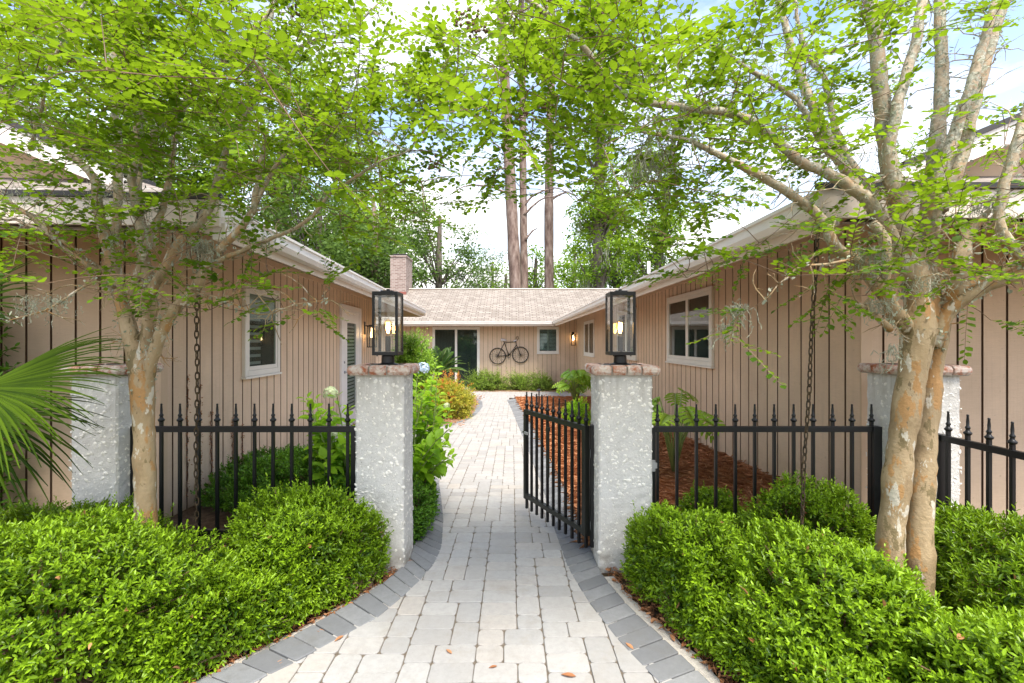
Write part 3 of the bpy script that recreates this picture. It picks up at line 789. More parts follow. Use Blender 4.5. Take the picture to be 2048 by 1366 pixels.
# charcoal soldier course on both sides and round the island
def soldier(b, inner, outer, step=.118, zt=.005):
    inner, outer = [np.array(q, dtype=float) for q in (inner, outer)]
    def resamp(c, n):
        s = np.concatenate(([0], np.cumsum(np.linalg.norm(np.diff(c, axis=0), axis=1)))); t = np.linspace(0, s[-1], n)
        return np.stack([np.interp(t, s, c[:, 0]), np.interp(t, s, c[:, 1])], 1), s[-1]
    _, L = resamp(inner, 4); _, L2 = resamp(outer, 4); n = int((L+L2)/2/step)+1
    I, _ = resamp(inner, n); O, _ = resamp(outer, n)
    for k in range(n-1):
        g_ = .03
        q = [I[k]*(1-g_)+I[k+1]*g_, I[k+1]*(1-g_)+I[k]*g_, O[k+1]*(1-g_)+O[k]*g_, O[k]*(1-g_)+O[k+1]*g_]
        c = sum(q)/4; poly = []
        for i in range(4):
            p, nx, pv = q[i], q[(i+1) % 4], q[i-1]
            poly += [tuple(p+(pv-p)*.05), tuple(p+(nx-p)*.05)]
        addp(b, poly, zt+R(.002), .007, None, R(.008), R(.008))
b = MB()
hL = [p for p in cLI]; 
soldier(b, cLI[cLI[:, 1] < 5.5], cLO)
soldier(b, cRI, cRO)
isl_c = np.array([-2.0, 13.6])
isl_in = np.array([p+(isl_c-p)*(.2/np.linalg.norm(isl_c-p)) for p in ISL])
soldier(b, ISL, isl_in)
far_o = np.array([(cRO[-1, 0], cRO[-1, 1]), (.6, 16.95), (1.6, 17.0), (2.84, 17.0)]); far_i = far_o+np.array([(-.13, .22), (0, .22), (0, .22), (0, .22)])
soldier(b, far_i, far_o)
tag(b.build('path_border', MT['paver_dark']), kind='structure')
# concrete haunch outside the border
def strip(name, c, w0, w1, side, mat, dz):
    b = MB(); c = np.array(c); t = np.gradient(c, axis=0); nrm = np.stack([-t[:, 1], t[:, 0]], 1); nrm /= np.linalg.norm(nrm, axis=1)[:, None]
    vs = []
    for p, n_ in zip(c, nrm):
        a = p-n_*side*.0+n_*side*w0; q = p+n_*side*(w1+R(.012)); vs += [(a[0], a[1], gz(a[1])+dz), (q[0], q[1], gz(q[1])+dz-.004)]
    b.add(vs, [(2*i, 2*i+1, 2*i+3, 2*i+2) for i in range(len(c)-1)]); return tag(b.build(name, mat), kind='structure')
def dense(c, n=60):
    c = np.array(c); s = np.concatenate(([0], np.cumsum(np.linalg.norm(np.diff(c, axis=0), axis=1)))); t = np.linspace(0, s[-1], n)
    return np.stack([np.interp(t, s, c[:, 0]), np.interp(t, s, c[:, 1])], 1)
strip('kerb_edging', dense(cRO[cRO[:, 1] < 3.1]), -.02, .075, -1, MT['concrete'], -.008)
strip('kerb_edging', dense(cLO[cLO[:, 1] < 3.2]), -.02, .045, 1, MT['concrete'], -.008)
# pine straw bed, mounding towards the right wing
def bed_z(x, y):
    t = min(1, max(0, (x-f_ro(min(y, 16.8)))/max(.3, WX-f_ro(min(y, 16.8)))))
    return gz(y)+.012+.10*math.sin(min(1, t*1.3)*pi/2)*(1 if y < 14 else max(0, (16.9-y)/2.9))
V = []; ysb = np.linspace(3.45, 16.9, 60); nt = 14
for y in ysb:
    x0 = f_ro(y)+.0
    for k in range(nt):
        x = x0+(WX-.004-x0)*k/(nt-1); V.append((x, y, bed_z(x, y)+R(.012)))
Fq = [(j*nt+i, j*nt+i+1, (j+1)*nt+i+1, (j+1)*nt+i) for j in range(len(ysb)-1) for i in range(nt-1)]
tag(fastmesh('pine_straw_bed', np.array(V), np.array(Fq), MT['straw']), kind='structure')
n = 14000; yy = 3.5+13.3*RNG.random(n)**1.7; xo = np.array([f_ro(y) for y in yy]); xx = xo+.0+(WX-.05-xo)*RNG.random(n)
P = np.stack([xx, yy, np.array([bed_z(a, c) for a, c in zip(xx, yy)])+.004+.016*RNG.random(n)], 1)
A = RNG.normal(size=(n, 3)); A[:, 2] *= .18
v, f, t = leaves(P, A, np.tile([0, 0, 1.], (n, 1)), RNG.uniform(.09, .18, n), .003+.0008*yy*.3, T_OVAL, RNG.random(n))
tag(fastmesh('pine_straw', v, f, MT['needle'], tint=t), kind='stuff')
# island bed and back bed
def blob(name, pts, mat, dz, hump=.05):
    pts = [np.array(p) for p in pts]; c = sum(pts)/len(pts); b = MB(); m = len(pts); vs = [(c[0], c[1], gz(c[1])+dz+hump)]
    for r_ in (.5, .85, 1.):
        for p in pts: q = c+(p-c)*r_; vs.append((q[0], q[1], gz(q[1])+dz+hump*(1-r_)))
    fs = [(0, 1+i, 1+(i+1) % m) for i in range(m)]
    for k in range(2): fs += [(1+k*m+i, 1+(k+1)*m+i, 1+(k+1)*m+(i+1) % m, 1+k*m+(i+1) % m) for i in range(m)]
    b.add(vs, fs); return tag(b.build(name, mat), kind='structure')
blob('island_bed', list(isl_in)+[(-4.5, 17.9), (-4.6, 9.5)], MT['litter'], -.004)
blob('back_bed', [(-5, 19.72), (2.88, 19.72), (2.88, 20.83), (-5, 20.83)], MT['litter'], -.004, .04)
blob('left_bed', [(-3.0, 3.3), (f_lo(3.4)-.0, 3.2), (f_lo(4)-.0, 4.1), (f_lo(5), 5.2), (-1.2, 6.0), (-3.2, 6.1)], MT['soil'], -.012, .10)
# ------------------------------------------------------------------ pillars
def shells(b, n, face, x0, x1, y0, y1, z0, z1):
    """oyster shells half sunk in the stucco of one face; face is the outward axis"""
    rim = 7
    for _ in range(n):
        L = random.uniform(.004, .010) if random.random() < .68 else random.uniform(.010, .018); a = random.uniform(0, 2*pi); asp = random.uniform(.45, .9)
        u = random.uniform(0, 1); z = random.uniform(z0+.02, z1-.02)
        if face == '-y': c = Vector((x0+(x1-x0)*u, y0-.0015, z)); ax, ay, nn = Vector((1, 0, 0)), Vector((0, 0, 1)), Vector((0, -1, 0))
        elif face == '+x': c = Vector((x1+.0015, y0+(y1-y0)*u, z)); ax, ay, nn = Vector((0, 1, 0)), Vector((0, 0, 1)), Vector((1, 0, 0))
        else: c = Vector((x0-.0015, y0+(y1-y0)*u, z)); ax, ay, nn = Vector((0, 1, 0)), Vector((0, 0, 1)), Vector((-1, 0, 0))
        tilt = R(.22); tilt2 = R(.22)
        vs = []
        for k in range(rim):
            p = 2*pi*k/rim; rr = L*(1+R(.22)); q = Vector((cos(p)*rr, sin(p)*rr*asp))
            q = Vector((q.x*cos(a)-q.y*sin(a), q.x*sin(a)+q.y*cos(a)))
            vs.append(c+ax*q.x+ay*q.y+nn*(-.001+q.x*tilt+q.y*tilt2))
        vs.append(c+nn*L*.26+ax*R(L*.2))
        b.add(vs, [(k, (k+1) % rim, rim) for k in range(rim)], 1)
def pillar(label, x0, x1, y0, y1, ztop, faces, zbot):
    t = thing('stucco_pillar', ((x0+x1)/2, (y0+y1)/2, zbot), label, 'pillar', 'stucco pillars with brick caps along the fence')
    b = MB(); r = .012
    ring = []
    nx, ny = 9, 8
    for k in range(nx): ring.append((x0+r+(x1-x0-2*r)*k/(nx-1), y0))
    for k in range(ny): ring.append((x1, y0+r+(y1-y0-2*r)*k/(ny-1)))
    for k in range(nx): ring.append((x1-r-(x1-x0-2*r)*k/(nx-1), y1))
    for k in range(ny): ring.append((x0, y1-r-(y1-y0-2*r)*k/(ny-1)))
    m = len(ring); nz = 40; cx, cy = (x0+x1)/2, (y0+y1)/2
    vs = []
    for j in range(nz+1):
        z = zbot-.08+(ztop+.08-zbot)*j/nz; fl = 1+.03*max(0, 1-j/14)**2
        for x, y in ring: vs.append((cx+(x-cx)*fl+R(.0022), cy+(y-cy)*fl+R(.0022), z))
    b.add(vs, [(j*m+i, j*m+(i+1) % m, (j+1)*m+(i+1) % m, (j+1)*m+i) for j in range(nz) for i in range(m)])
    for f_, n in faces: shells(b, n, f_, x0, x1, y0, y1, zbot, ztop)
    b.build('shaft', [MT['stucco'], MT['shell']], t, smooth=False)
    # brick cap
    o = .048; h = .068; X0, X1, Y0, Y1 = x0-o, x1+o, y0-o, y1+o
    b = MB(); g_ = .022
    b.box(X0+g_, X1-g_, Y0+g_, Y1-g_, ztop, ztop+h-.006, 1)
    def rowlock(p0, p1, out):
        L = (p1-p0).length; n = max(2, round(L/.108)); a = (p1-p0)/L; w = L/n
        for k in range(n):
            t_ = random.random(); s0, s1 = k*w+.006, (k+1)*w-.006
            if k == 0: s0 = .0
            if k == n-1: s1 = L
            prof = [(-.085, .004), (-.03, .0), (-.012, .006), (0, .024), (0, .044), (-.012, .062), (-.03, h), (-.085, h+.002)]
            vs = []
            for s in (s0, s0+.006, s1-.006, s1):
                q = .004 if s in (s0, s1) else 0
                for d, z in prof: vs.append(p0+a*s+out*(d-q)+Vector((0, 0, ztop+.002+min(h-q, max(q, z+R(.001))))))
            m = len(prof)
            fs = [(j*m+i, j*m+i+1, (j+1)*m+i+1, (j+1)*m+i) for j in range(3) for i in range(m-1)]+[tuple(range(m-1, -1, -1)), tuple(3*m+i for i in range(m))]
            b.add(vs, fs, 0, t_)
    V3 = lambda x, y: Vector((x, y, 0))
    c = .03
    rowlock(V3(X0+c, Y0), V3(X1-c, Y0), V3(0, -1)); rowlock(V3(X1, Y0+c), V3(X1, Y1-c), V3(1, 0)); rowlock(V3(X1-c, Y1), V3(X0+c, Y1), V3(0, 1)); rowlock(V3(X0, Y1-c), V3(X0, Y0+c), V3(-1, 0))
    for sx, sy in ((X0, Y0), (X1, Y0), (X0, Y1), (X1, Y1)):      # rounded corners of the bullnose course
        px, py = (sx+c if sx == X0 else sx-c), (sy+c if sy == Y0 else sy-c)
        b.lathe([(.004, .002), (.012, .004), (.022, .012), (.0295, .026), (.0295, .044), (.022, .06), (.012, .068), (.004, .07)], (px, py, ztop), 14)
    b.build('cap', [MT['brick'], MT['mortar']], t, smooth=False, bevel=0)
    return t, ztop+h
ZC = EYE-.232
gzp = gz(3.2)
_, zl = pillar('white shell stucco gate pillar left of the open gate, green shrub at its foot', -1.066, -.736, 3.14, 3.44, ZC, [('-y', 430), ('+x', 300)], gzp)
_, zr_ = pillar('white shell stucco gate pillar the iron gate hinges on', .590, .955, 3.14, 3.46, ZC, [('-y', 460), ('-x', 300)], gzp)
pillar('greyish corner pillar behind the palm fronds, under the left eave', -3.0, -2.68, 3.14, 3.47, ZC, [('-y', 360), ('+x', 320)], gzp)
pillar('corner pillar behind the double trunked crape myrtle on the right', 2.65, 3.05, 3.14, 3.46, ZC, [('-y', 420), ('-x', 200)], gzp)

# ------------------------------------------------------------------ post lanterns
def post_lantern(loc, label):
    t = thing('post_lantern', loc, label, 'lantern', 'post lanterns on the gate pillars')
    def bl(b, nm, mat, par=t, **k):
        o = b.build(nm, mat, par, **k); return o
    O = Vector(loc)
    T = Matrix.Translation(O)
    b = MB(); b.lathe([(.072, 0), (.072, .006), (.052, .010), (.046, .014), (.044, .062), (.03, .07)], O, 20); bl(b, 'base', MT['iron'], smooth=False)
    w, d, z0, z1 = .089, .086, .068, .512; p = .009
    b = MB()
    b.box(-w, w, -d, d, z0, z0+.024, M=T); b.box(-w, w, -d, d, z1-.026, z1, M=T)
    for i in (-1, 1):
        for j in (-1, 1): b.box(i*(w-p)-p, i*(w-p)+p, j*(d-p)-p, j*(d-p)+p, z0+.024, z1-.026, M=T)
    b.box(-.042, .042, -.042, .042, z1, z1+.012, M=T); b.lathe([(.012, z1+.012), (.012, z1+.024), (.005, z1+.026)], O, 10)
    for i in (-1, 1): b.lathe([(.004, z0-.008), (.006, z0)], O+Vector((i*.06, -.06, 0)), 8)
    bl(b, 'frame', MT['iron'], bevel=.0015)
    for ax in (0, 1):
        for s in (-1, 1):
            b = MB(); a, c = z0+.024, z1-.026
            if ax == 0: b.box(-w+.018, w-.018, s*(d-.006)-.0015, s*(d-.006)+.0015, a, c, M=T)
            else: b.box(s*(w-.006)-.0015, s*(w-.006)+.0015, -d+.018, d-.018, a, c, M=T)
            bl(b, 'glass_pane', MT['lglass'])
    b = MB(); b.lathe([(.019, z0+.024), (.019, .198), (.014, .205)], O, 14); bl(b, 'socket', MT['iron'])
    b = MB(); b.lathe([(.013, .203), (.016, .215), (.024, .25), (.031, .28), (.030, .298), (.02, .315), (.006, .324), (.001, .325)], O, 16); B = bl(b, 'bulb', MT['bulb_glass'], smooth=True)
    b = MB()
    for k in range(6):
        a = 2*pi*k/6; b.tube([O+Vector((.006*cos(a), .006*sin(a), .225)), O+Vector((.012*cos(a), .012*sin(a), .262)), O+Vector((.009*cos(a), .009*sin(a), .30))], .0022, 5)
    bl(b, 'filament', MT['filament'], B)
    return t
post_lantern((-.882, 3.29, zl), 'lit black glass lantern on the left gate pillar')
post_lantern((.772, 3.30, zr_), 'lit black glass lantern on the right gate pillar above the open gate')

# ------------------------------------------------------------------ iron fences and gate
_pk = {}
def picket(parent, loc, zb, zt):
    key = (round(zb, 3), round(zt, 3))
    if key not in _pk:
        b = MB(); s = .0095; b.box(-s, s, -s, s, zb, zt-.125); bar = b.build('picket', MT['iron'], None)
        b = MB(); b.lathe([(.011, -.13), (.020, -.122), (.022, -.112), (.013, -.104), (.010, -.092), (.014, -.084), (.013, -.078), (.008, -.07), (.0085, -.045), (.006, -.012), (.0075, -.006), (.005, 0)], (0, 0, zt), 10)
        fi = b.build('finial', MT['iron'], None, smooth=True); fi.parent = bar
        _pk[key] = (bar.data, fi.data); bpy.data.objects.remove(fi); bpy.data.objects.remove(bar)
    bd, fd = _pk[key]
    bar = bpy.data.objects.new('picket', bd); COL.objects.link(bar); bar.parent = parent; bar.location = loc
    fi = bpy.data.objects.new('finial', fd); COL.objects.link(fi); fi.parent = bar
    return bar
def rails(t, L, zs, x0=0.):
    for z in zs:
        b = MB(); s = .0165; b.box(x0, L, -s, s, z-.02, z+.02)
        o = b.build('rail', MT['iron'], None, bevel=.002); o.parent = t
def post(t, x, z0, z1, s=.021):
    b = MB(); b.box(x-s, x+s, -s-.001, s+.001, z0, z1); o = b.build('post', MT['iron'], None, bevel=.002); o.parent = t
ZRL, ZT = EYE-.632, EYE-.452
FY = 3.34
t = thing('iron_fence', (-2.67, 3.265, .014), 'black iron picket fence between the left pillars', 'fence')
rails(t, 1.59, (ZRL, .17)); post(t, .012, -.05, ZRL+.02); post(t, 1.56, -.05, ZRL+.02)
for k in range(11): picket(t, (.195+.1315*k, 0, 0), .06, ZT)
t = thing('iron_fence', (.965, FY, 0), 'black iron picket fence between the right gate pillar and the double trunked tree', 'fence')
rails(t, 1.70, (ZRL, .17)); post(t, .045, -.05, ZRL+.021); post(t, 1.655, -.05, ZRL+.021, .03)
for k in range(12): picket(t, (.085+.1405*k, 0, 0), .06, ZT)
b = MB(); b.box(.02, .075, -.03, .03, .62, .66); b.box(.03, .06, -.036, .036, .60, .68); o = b.build('bracket', MT['steel'], None, bevel=.003); o.parent = t
t = thing('iron_fence', (2.825, 3.10, 0), 'black iron picket fence running towards the viewer right of the double trunked tree', 'fence', rz=-pi/2)
rails(t, 2.2, (ZRL, .17)); post(t, .04, -.05, ZRL+.021, .026)
for k in range(15): picket(t, (.105+.128*k, 0, 0), .06, ZT)
b = MB(); b.box(-.03, .02, -.03, .03, .35, .80); b.box(-.035, .03, -.045, .02, .62, .70); o = b.build('hinge', MT['iron'], None, bevel=.003); o.parent = t
# gate, swung inwards
gh = Vector((.553, FY, 0)); ga = math.atan2(4.19-FY, .113-.547)
t = thing('iron_gate', gh, 'open black iron picket gate swung into the courtyard', 'gate', rz=ga)
GL = .955
def gb(nm, boxes, mat='iron2', bevel=.002):
    b = MB()
    for q in boxes: b.box(*q)
    o = b.build(nm, MT[mat], None, bevel=bevel); o.parent = t; return o
gb('stile', [(.015, .06, -.022, .022, .115, ZRL+.02)]); gb('stile', [(GL-.035, GL, -.019, .019, .115, ZRL+.02)])
gb('rail', [(.061, GL-.036, -.017, .017, ZRL-.02, ZRL+.02)]); gb('rail', [(.061, GL-.036, -.017, .017, .125, .165)])
for k in range(11): picket(t, (.03+.0895*k, 0, 0), .03, ZT)
gb('latch', [(GL-.005, GL+.035, .006, .018, .70, .72), (GL-.09, GL-.036, .0195, .03, .70, .725)], 'steel')
for z in (.20, .72): gb('hinge', [(-.03, .055, -.036, -.023, z-.012, z+.012), (-.022, -.004, -.05, -.01, z-.03, z+.03), (.0, .02, -.045, -.023, z-.02, z+.045)], 'steel')
gb('drop_bolt', [(.50, .515, .02, .034, .42, .86), (.49, .53, .02, .04, .80, .83)])
t2 = Matrix.Rotation(-ga, 4, 'Z')
b = MB(); b.box(.566, .588, FY-.02, FY+.03, .05, ZRL+.03); o = b.build('hinge_plate', MT['iron'], None); o.parent = t; o.matrix_parent_inverse = (Matrix.Translation(gh) @ Matrix.Rotation(ga, 4, 'Z')).inverted()

# ------------------------------------------------------------------ rain chains
def rain_chain(p0, p1, label, swing):
    p0, p1 = Vector(p0), Vector(p1)
    t = thing('rain_chain', p0, label, 'rain chain'); b = MB(); L = (p1-p0).length; n = int(L/.043)
    d = (p1-p0)/L; a = d.orthogonal().normalized()
    for k in range(n):
        c = p0+d*(L*(k+.5)/n)+Vector((math.sin(k*.35)*.003, 0, 0)); u_ = a if k % 2 else d.cross(a)
        u_ = (Matrix.Rotation(R(.3)+.5, 3, d) @ u_)
        pts = []
        for i in range(12):
            q = 2*pi*i/12; pts.append(c+d*(sin(q)*.028)+u_*(cos(q)*.0105))
        pts.append(pts[0]); b.tube(pts, .0042, 5, caps=False)
    b.build('links', MT['rust'], t, smooth=True)
    b = MB(); b.tube([p0+Vector((0, 0, .12)), p0+Vector((0, 0, .02))], .004, 6); b.build('hook', MT['iron2'], t)
rain_chain((-1.965, 2.89, zf(.72)), (-1.975, 2.89, .03), 'rusty link rain chain hanging in front of the left fence', 0)
rain_chain((1.735, 2.62, zf(.70)), (1.60, 2.60, .03), 'rusty link rain chain slanting in front of the right fence', 0)

# ------------------------------------------------------------------ bicycle on the back wall
def wpt(px, py, o=.06): return Vector(((px-1024)/F*(BY-o), BY-o, EYE-(py-683)/F*(BY-o)))
c1, c2 = wpt(995.3, 712.2), wpt(1040.7, 709.8)
bike = thing('bicycle', wpt(1018, 712), 'old dark bicycle hung as decoration on the back wall', 'bicycle')
for c in (c1, c2):
    b = MB(); b.torus(c, .352, .021, 'Y', 40, 6); w_ = b.build('wheel', MT['iron2'], bike, smooth=True)
    b = MB(); b.tube([c+Vector((0, -.03, 0)), c+Vector((0, .03, 0))], .03, 10)
    for k in range(18): a = 2*pi*k/18+.1; b.tube([c+Vector((.03*cos(a), R(.012), .03*sin(a))), c+Vector((.342*cos(a), 0, .342*sin(a)))], .004, 4)
    b.build('spokes', MT['iron2'], w_)
sp, bb, hd, hd2 = wpt(1009, 685), wpt(1017.5, 711.5), wpt(1032, 683.5), wpt(1033, 690)
b = MB()
for p, q_ in ((sp, bb), (sp, hd), (bb, hd2), (sp, c1), (bb, c1), (hd, hd2), (hd2, c2)): b.tube([p, q_], .016, 7)
b.build('frame', MT['iron2'], bike, smooth=True)
b = MB(); s = wpt(1006.6, 681); b.tube([sp, s], .014, 6); b.build('seat_post', MT['iron2'], bike)
b = MB(); b.tube([s+Vector((-.12, 0, .02)), s+Vector((-.06, 0, .028)), s+Vector((.05, 0, .02)), s+Vector((.16, 0, .0))], [.045, .075, .05, .02], 10); b.build('saddle', MT['saddle'], bike, smooth=True)
b = MB(); b.tube([hd, wpt(1032.5, 674), wpt(1036, 672.5), wpt(1037, 677), wpt(1034, 681)], .014, 6); b.build('handlebar', MT['iron2'], bike, smooth=True)
b = MB(); b.tube([wpt(1027, 682.8), wpt(1033, 680)], .03, 8); b.build('handlebar_grip', MT['saddle'], bike)
b = MB(); b.torus(bb, .085, .01, 'Y', 20, 5); b.tube([bb+Vector((0, -.03, .17)), bb, bb+Vector((.01, -.03, -.17))], .011, 6); b.build('crank', MT['iron2'], bike)
# ------------------------------------------------------------------ path light
t = thing('path_light', (.76, 13, bed_z(.76, 13)), 'small black mushroom path light in the pine straw', 'path light')
b = MB(); b.tube([(.76, 13, bed_z(.76, 13)-.05), (.76, 13, .15)], .018, 8); b.build('stake', MT['iron'], t)
b = MB(); b.lathe([(.085, .145), (.08, .165), (.03, .195), (.01, .205)], (.76, 13, 0), 16); b.build('shade', MT['iron'], t)
# ------------------------------------------------------------------ shrubs made of leafy sprigs
def sprigs(P, Nrm, nl, slen, L, W, tpl, t0, t1, spread=.9):
    """P sprig bases, Nrm sprig directions -> leaves round each stem"""
    n = len(P); parts = []
    D = unit(Nrm); ref = rvec(n); S = unit(np.cross(D, ref)); U = np.cross(D, S)
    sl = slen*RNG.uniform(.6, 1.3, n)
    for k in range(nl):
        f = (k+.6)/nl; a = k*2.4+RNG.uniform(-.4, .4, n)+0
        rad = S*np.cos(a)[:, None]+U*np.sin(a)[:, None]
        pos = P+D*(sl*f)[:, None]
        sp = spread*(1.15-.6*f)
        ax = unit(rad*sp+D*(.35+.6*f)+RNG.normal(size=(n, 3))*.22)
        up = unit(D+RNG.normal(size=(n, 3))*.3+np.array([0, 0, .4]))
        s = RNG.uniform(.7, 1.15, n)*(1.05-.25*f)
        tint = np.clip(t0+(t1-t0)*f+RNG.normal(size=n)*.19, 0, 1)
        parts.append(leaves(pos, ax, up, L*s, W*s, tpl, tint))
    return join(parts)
def bumpy(D, seed, amp):
    r = np.random.default_rng(seed); out = np.zeros(len(D))
    for k in range(7):
        w = r.normal(size=3)*(1.5+k*.9); out += np.sin(D @ w+r.uniform(0, 6.28))*amp/(1+.35*k)
    return out
def mound(name, label, c, rx, ry, h, n, leaf=.0285, width=.45, mat='shrub', tpl=T_OVAL, nl=9, slen=.064, t0=.12, t1=.9, group=None, cat='shrub', amp=.085, squash=.75, zb=None, low=-.6, seed=None, keep=None, push=None):
    cx, cy = c; z0 = gz(cy) if zb is None else zb; seed = seed if seed is not None else int(abs(cx*131+cy*17))+3
    D = unit(RNG.normal(size=(int(n*2.3), 3))); n = int(n*(1.18 if mat == 'shrub' else 1)); D = D[D[:, 2] > low][:n]
    # superellipsoid dome: fuller shoulders than a sphere
    rr = 1+bumpy(D, seed, amp); dep = 1-np.abs(RNG.normal(size=len(D)))*.10
    q = (np.abs(D)**2.15).sum(1)**(-1/2.15)
    S = D*(q*rr*dep)[:, None]*np.array([rx, ry, h*.62])
    P = S+np.array([cx, cy, z0+h*.38])
    Nr = unit(D/np.array([rx, ry, h*.7]))*1.+RNG.normal(size=D.shape)*.34+np.array([0, 0, .35])
    if push is not None: P = push(P)
    gap = bumpy(D*3.1, seed+50, .5)
    ok = (P[:, 2] > z0+.02) & (gap < .72)
    if keep is not None: ok &= keep(P)
    P, Nr = P[ok], Nr[ok]
    t = thing(name, (cx, cy, z0), label, cat, group)
    # twigs: from the crown base out to every tenth sprig
    b = MB(); base = Vector((cx, cy, z0-.02))
    for k in range(0, len(P), max(1, len(P)//70)):
        p = Vector(P[k]); m_ = base.lerp(p, .5)+Vector((R(.05), R(.05), h*.12)); b.tube([base+Vector((R(.06), R(.06), 0)), m_, p], [.008, .005, .0025], 4, caps=False)
    b.build('stems', MT['twig'], t)
    P = P-unit(Nr)*slen*.75
    parts = [sprigs(P, Nr, nl, slen, leaf, leaf*width, tpl, t0, t1)]
    inner = S[ok]*RNG.uniform(.5, .9, ok.sum())[:, None]+np.array([cx, cy, z0+h*.38]); inner = inner[::2]      # darker tinted leaves inside
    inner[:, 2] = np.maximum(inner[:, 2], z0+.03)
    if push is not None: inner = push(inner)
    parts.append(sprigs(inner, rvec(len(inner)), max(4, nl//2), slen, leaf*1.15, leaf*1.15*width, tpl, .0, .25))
    st = RNG.choice(len(P), max(4, len(P)//40)); Ls = unit(Nr[st])*.5+np.array([0, 0, .6]); parts.append(sprigs(P[st]+unit(Nr[st])*slen*.5, Ls, nl, slen*1.35, leaf*.95, leaf*width*.9, tpl, .45, 1.05, .8))   # stray new shoots
    v, f, ti = join(parts)
    v[:, 2] = np.maximum(v[:, 2], gz(cy)-.02)
    if mat == 'shrub':
        q = RNG.choice(len(P), 26); dv, df, dt = leaves(P[q]+unit(Nr[q])*slen*.8, rvec(26), rvec(26), RNG.uniform(.02, .05, 26), RNG.uniform(.01, .022, 26), T_BIG, RNG.random(26)); tag(fastmesh('dead_leaves', dv, df, MT['dryleaf'], t, dt), kind='stuff')
    o = fastmesh('foliage', v, f, MT[mat], t, ti)
    return t
SH = 'low clipped evergreen shrubs in front of the fence'
pillL = lambda P: ~((P[:, 0] > -1.13) & (P[:, 0] < -.69) & (P[:, 1] > 3.08))
def pushL(P):
    lim = np.interp(P[:, 1], cLO[:, 1], cLO[:, 0])-.015-np.abs(RNG.normal(size=len(P)))*.05; P = P.copy(); P[:, 0] = np.minimum(P[:, 0], lim); return P
def pushR(P):
    lim = np.interp(P[:, 1], cRO[:, 1], cRO[:, 0])+.075+np.abs(RNG.normal(size=len(P)))*.05; P = P.copy(); P[:, 0] = np.maximum(P[:, 0], lim); return P
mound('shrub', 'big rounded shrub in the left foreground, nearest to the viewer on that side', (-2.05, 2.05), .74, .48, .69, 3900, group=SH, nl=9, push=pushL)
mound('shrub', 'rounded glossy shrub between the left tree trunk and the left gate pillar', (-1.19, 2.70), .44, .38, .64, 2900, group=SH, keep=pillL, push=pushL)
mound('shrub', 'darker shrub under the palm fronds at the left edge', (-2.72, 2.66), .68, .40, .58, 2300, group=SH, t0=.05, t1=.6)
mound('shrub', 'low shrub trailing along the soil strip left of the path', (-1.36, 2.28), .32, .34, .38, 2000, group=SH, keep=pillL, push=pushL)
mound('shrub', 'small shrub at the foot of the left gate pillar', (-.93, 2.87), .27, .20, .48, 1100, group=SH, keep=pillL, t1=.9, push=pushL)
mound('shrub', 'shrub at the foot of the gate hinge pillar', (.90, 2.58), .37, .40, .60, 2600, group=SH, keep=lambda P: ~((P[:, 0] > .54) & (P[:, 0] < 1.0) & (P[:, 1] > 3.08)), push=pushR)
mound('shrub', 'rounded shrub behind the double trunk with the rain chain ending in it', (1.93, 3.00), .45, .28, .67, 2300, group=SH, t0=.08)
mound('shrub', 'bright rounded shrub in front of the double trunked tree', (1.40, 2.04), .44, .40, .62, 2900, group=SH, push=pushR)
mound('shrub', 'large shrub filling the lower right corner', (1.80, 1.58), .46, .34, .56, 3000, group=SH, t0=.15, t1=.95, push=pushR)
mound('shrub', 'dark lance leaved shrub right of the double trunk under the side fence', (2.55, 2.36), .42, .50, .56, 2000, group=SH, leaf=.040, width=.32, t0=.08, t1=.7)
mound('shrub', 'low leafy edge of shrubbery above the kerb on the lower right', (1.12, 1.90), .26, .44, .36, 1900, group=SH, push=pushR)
mound('shrub', 'small light green shrub inside the right fence', (1.62, 3.75), .24, .20, .30, 700, group=SH, t0=.3, t1=.9, zb=bed_z(1.62, 3.75)-.03)
mound('ground_vine', 'dark green vine mass sloping up behind the left fence', (-1.72, 4.35), .85, .75, .55, 3300, leaf=.036, width=.5, mat='jasmine', cat='vine', t0=.1, t1=.8, keep=lambda P: P[:, 1] > 3.40)
mound('ground_vine', 'low green vine at the foot of the left wing wall', (-2.6, 4.9), .42, .7, .42, 1200, leaf=.036, width=.5, mat='jasmine', cat='vine', t0=.05, t1=.5, keep=lambda P: P[:, 0] > -3.1)
mound('ground_vine', 'narrow strip of vine between the left gate pillar and the charcoal border', (-.80, 3.95), .14, .5, .40, 700, leaf=.034, width=.5, mat='jasmine', cat='vine', t0=.1, t1=.6, keep=lambda P: P[:, 1] > 3.46)
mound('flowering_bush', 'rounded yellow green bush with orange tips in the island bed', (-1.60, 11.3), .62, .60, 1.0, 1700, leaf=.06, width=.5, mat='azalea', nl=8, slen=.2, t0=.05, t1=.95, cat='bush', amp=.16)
HB = 'small bushes along the back wall'
for px, w, lab in ((957, .56, 'leftmost low bush along the back wall below the sliding door'), (988, .56, 'low bush under the rear bicycle wheel'), (1038, .52, 'low bush under the front bicycle wheel'), (1083, .60, 'low bush along the back wall under the small shuttered window')):
    mound('hedge_bush', lab, ((px-1024)/F*20.25, 20.25), w, .42, .78, 420, leaf=.085, width=.34, mat='hedge', tpl=T_LANCE, nl=8, slen=.34, t0=.05, t1=1., group=HB, cat='bush', amp=.28)
mound('evergreen_bush', 'tall bright green bush beside the left lantern in front of the back wall', (-2.98, 13.6), .66, .6, 2.25, 1500, leaf=.085, width=.5, mat='camellia', nl=8, slen=.38, t0=.1, t1=1., cat='bush', amp=.26)

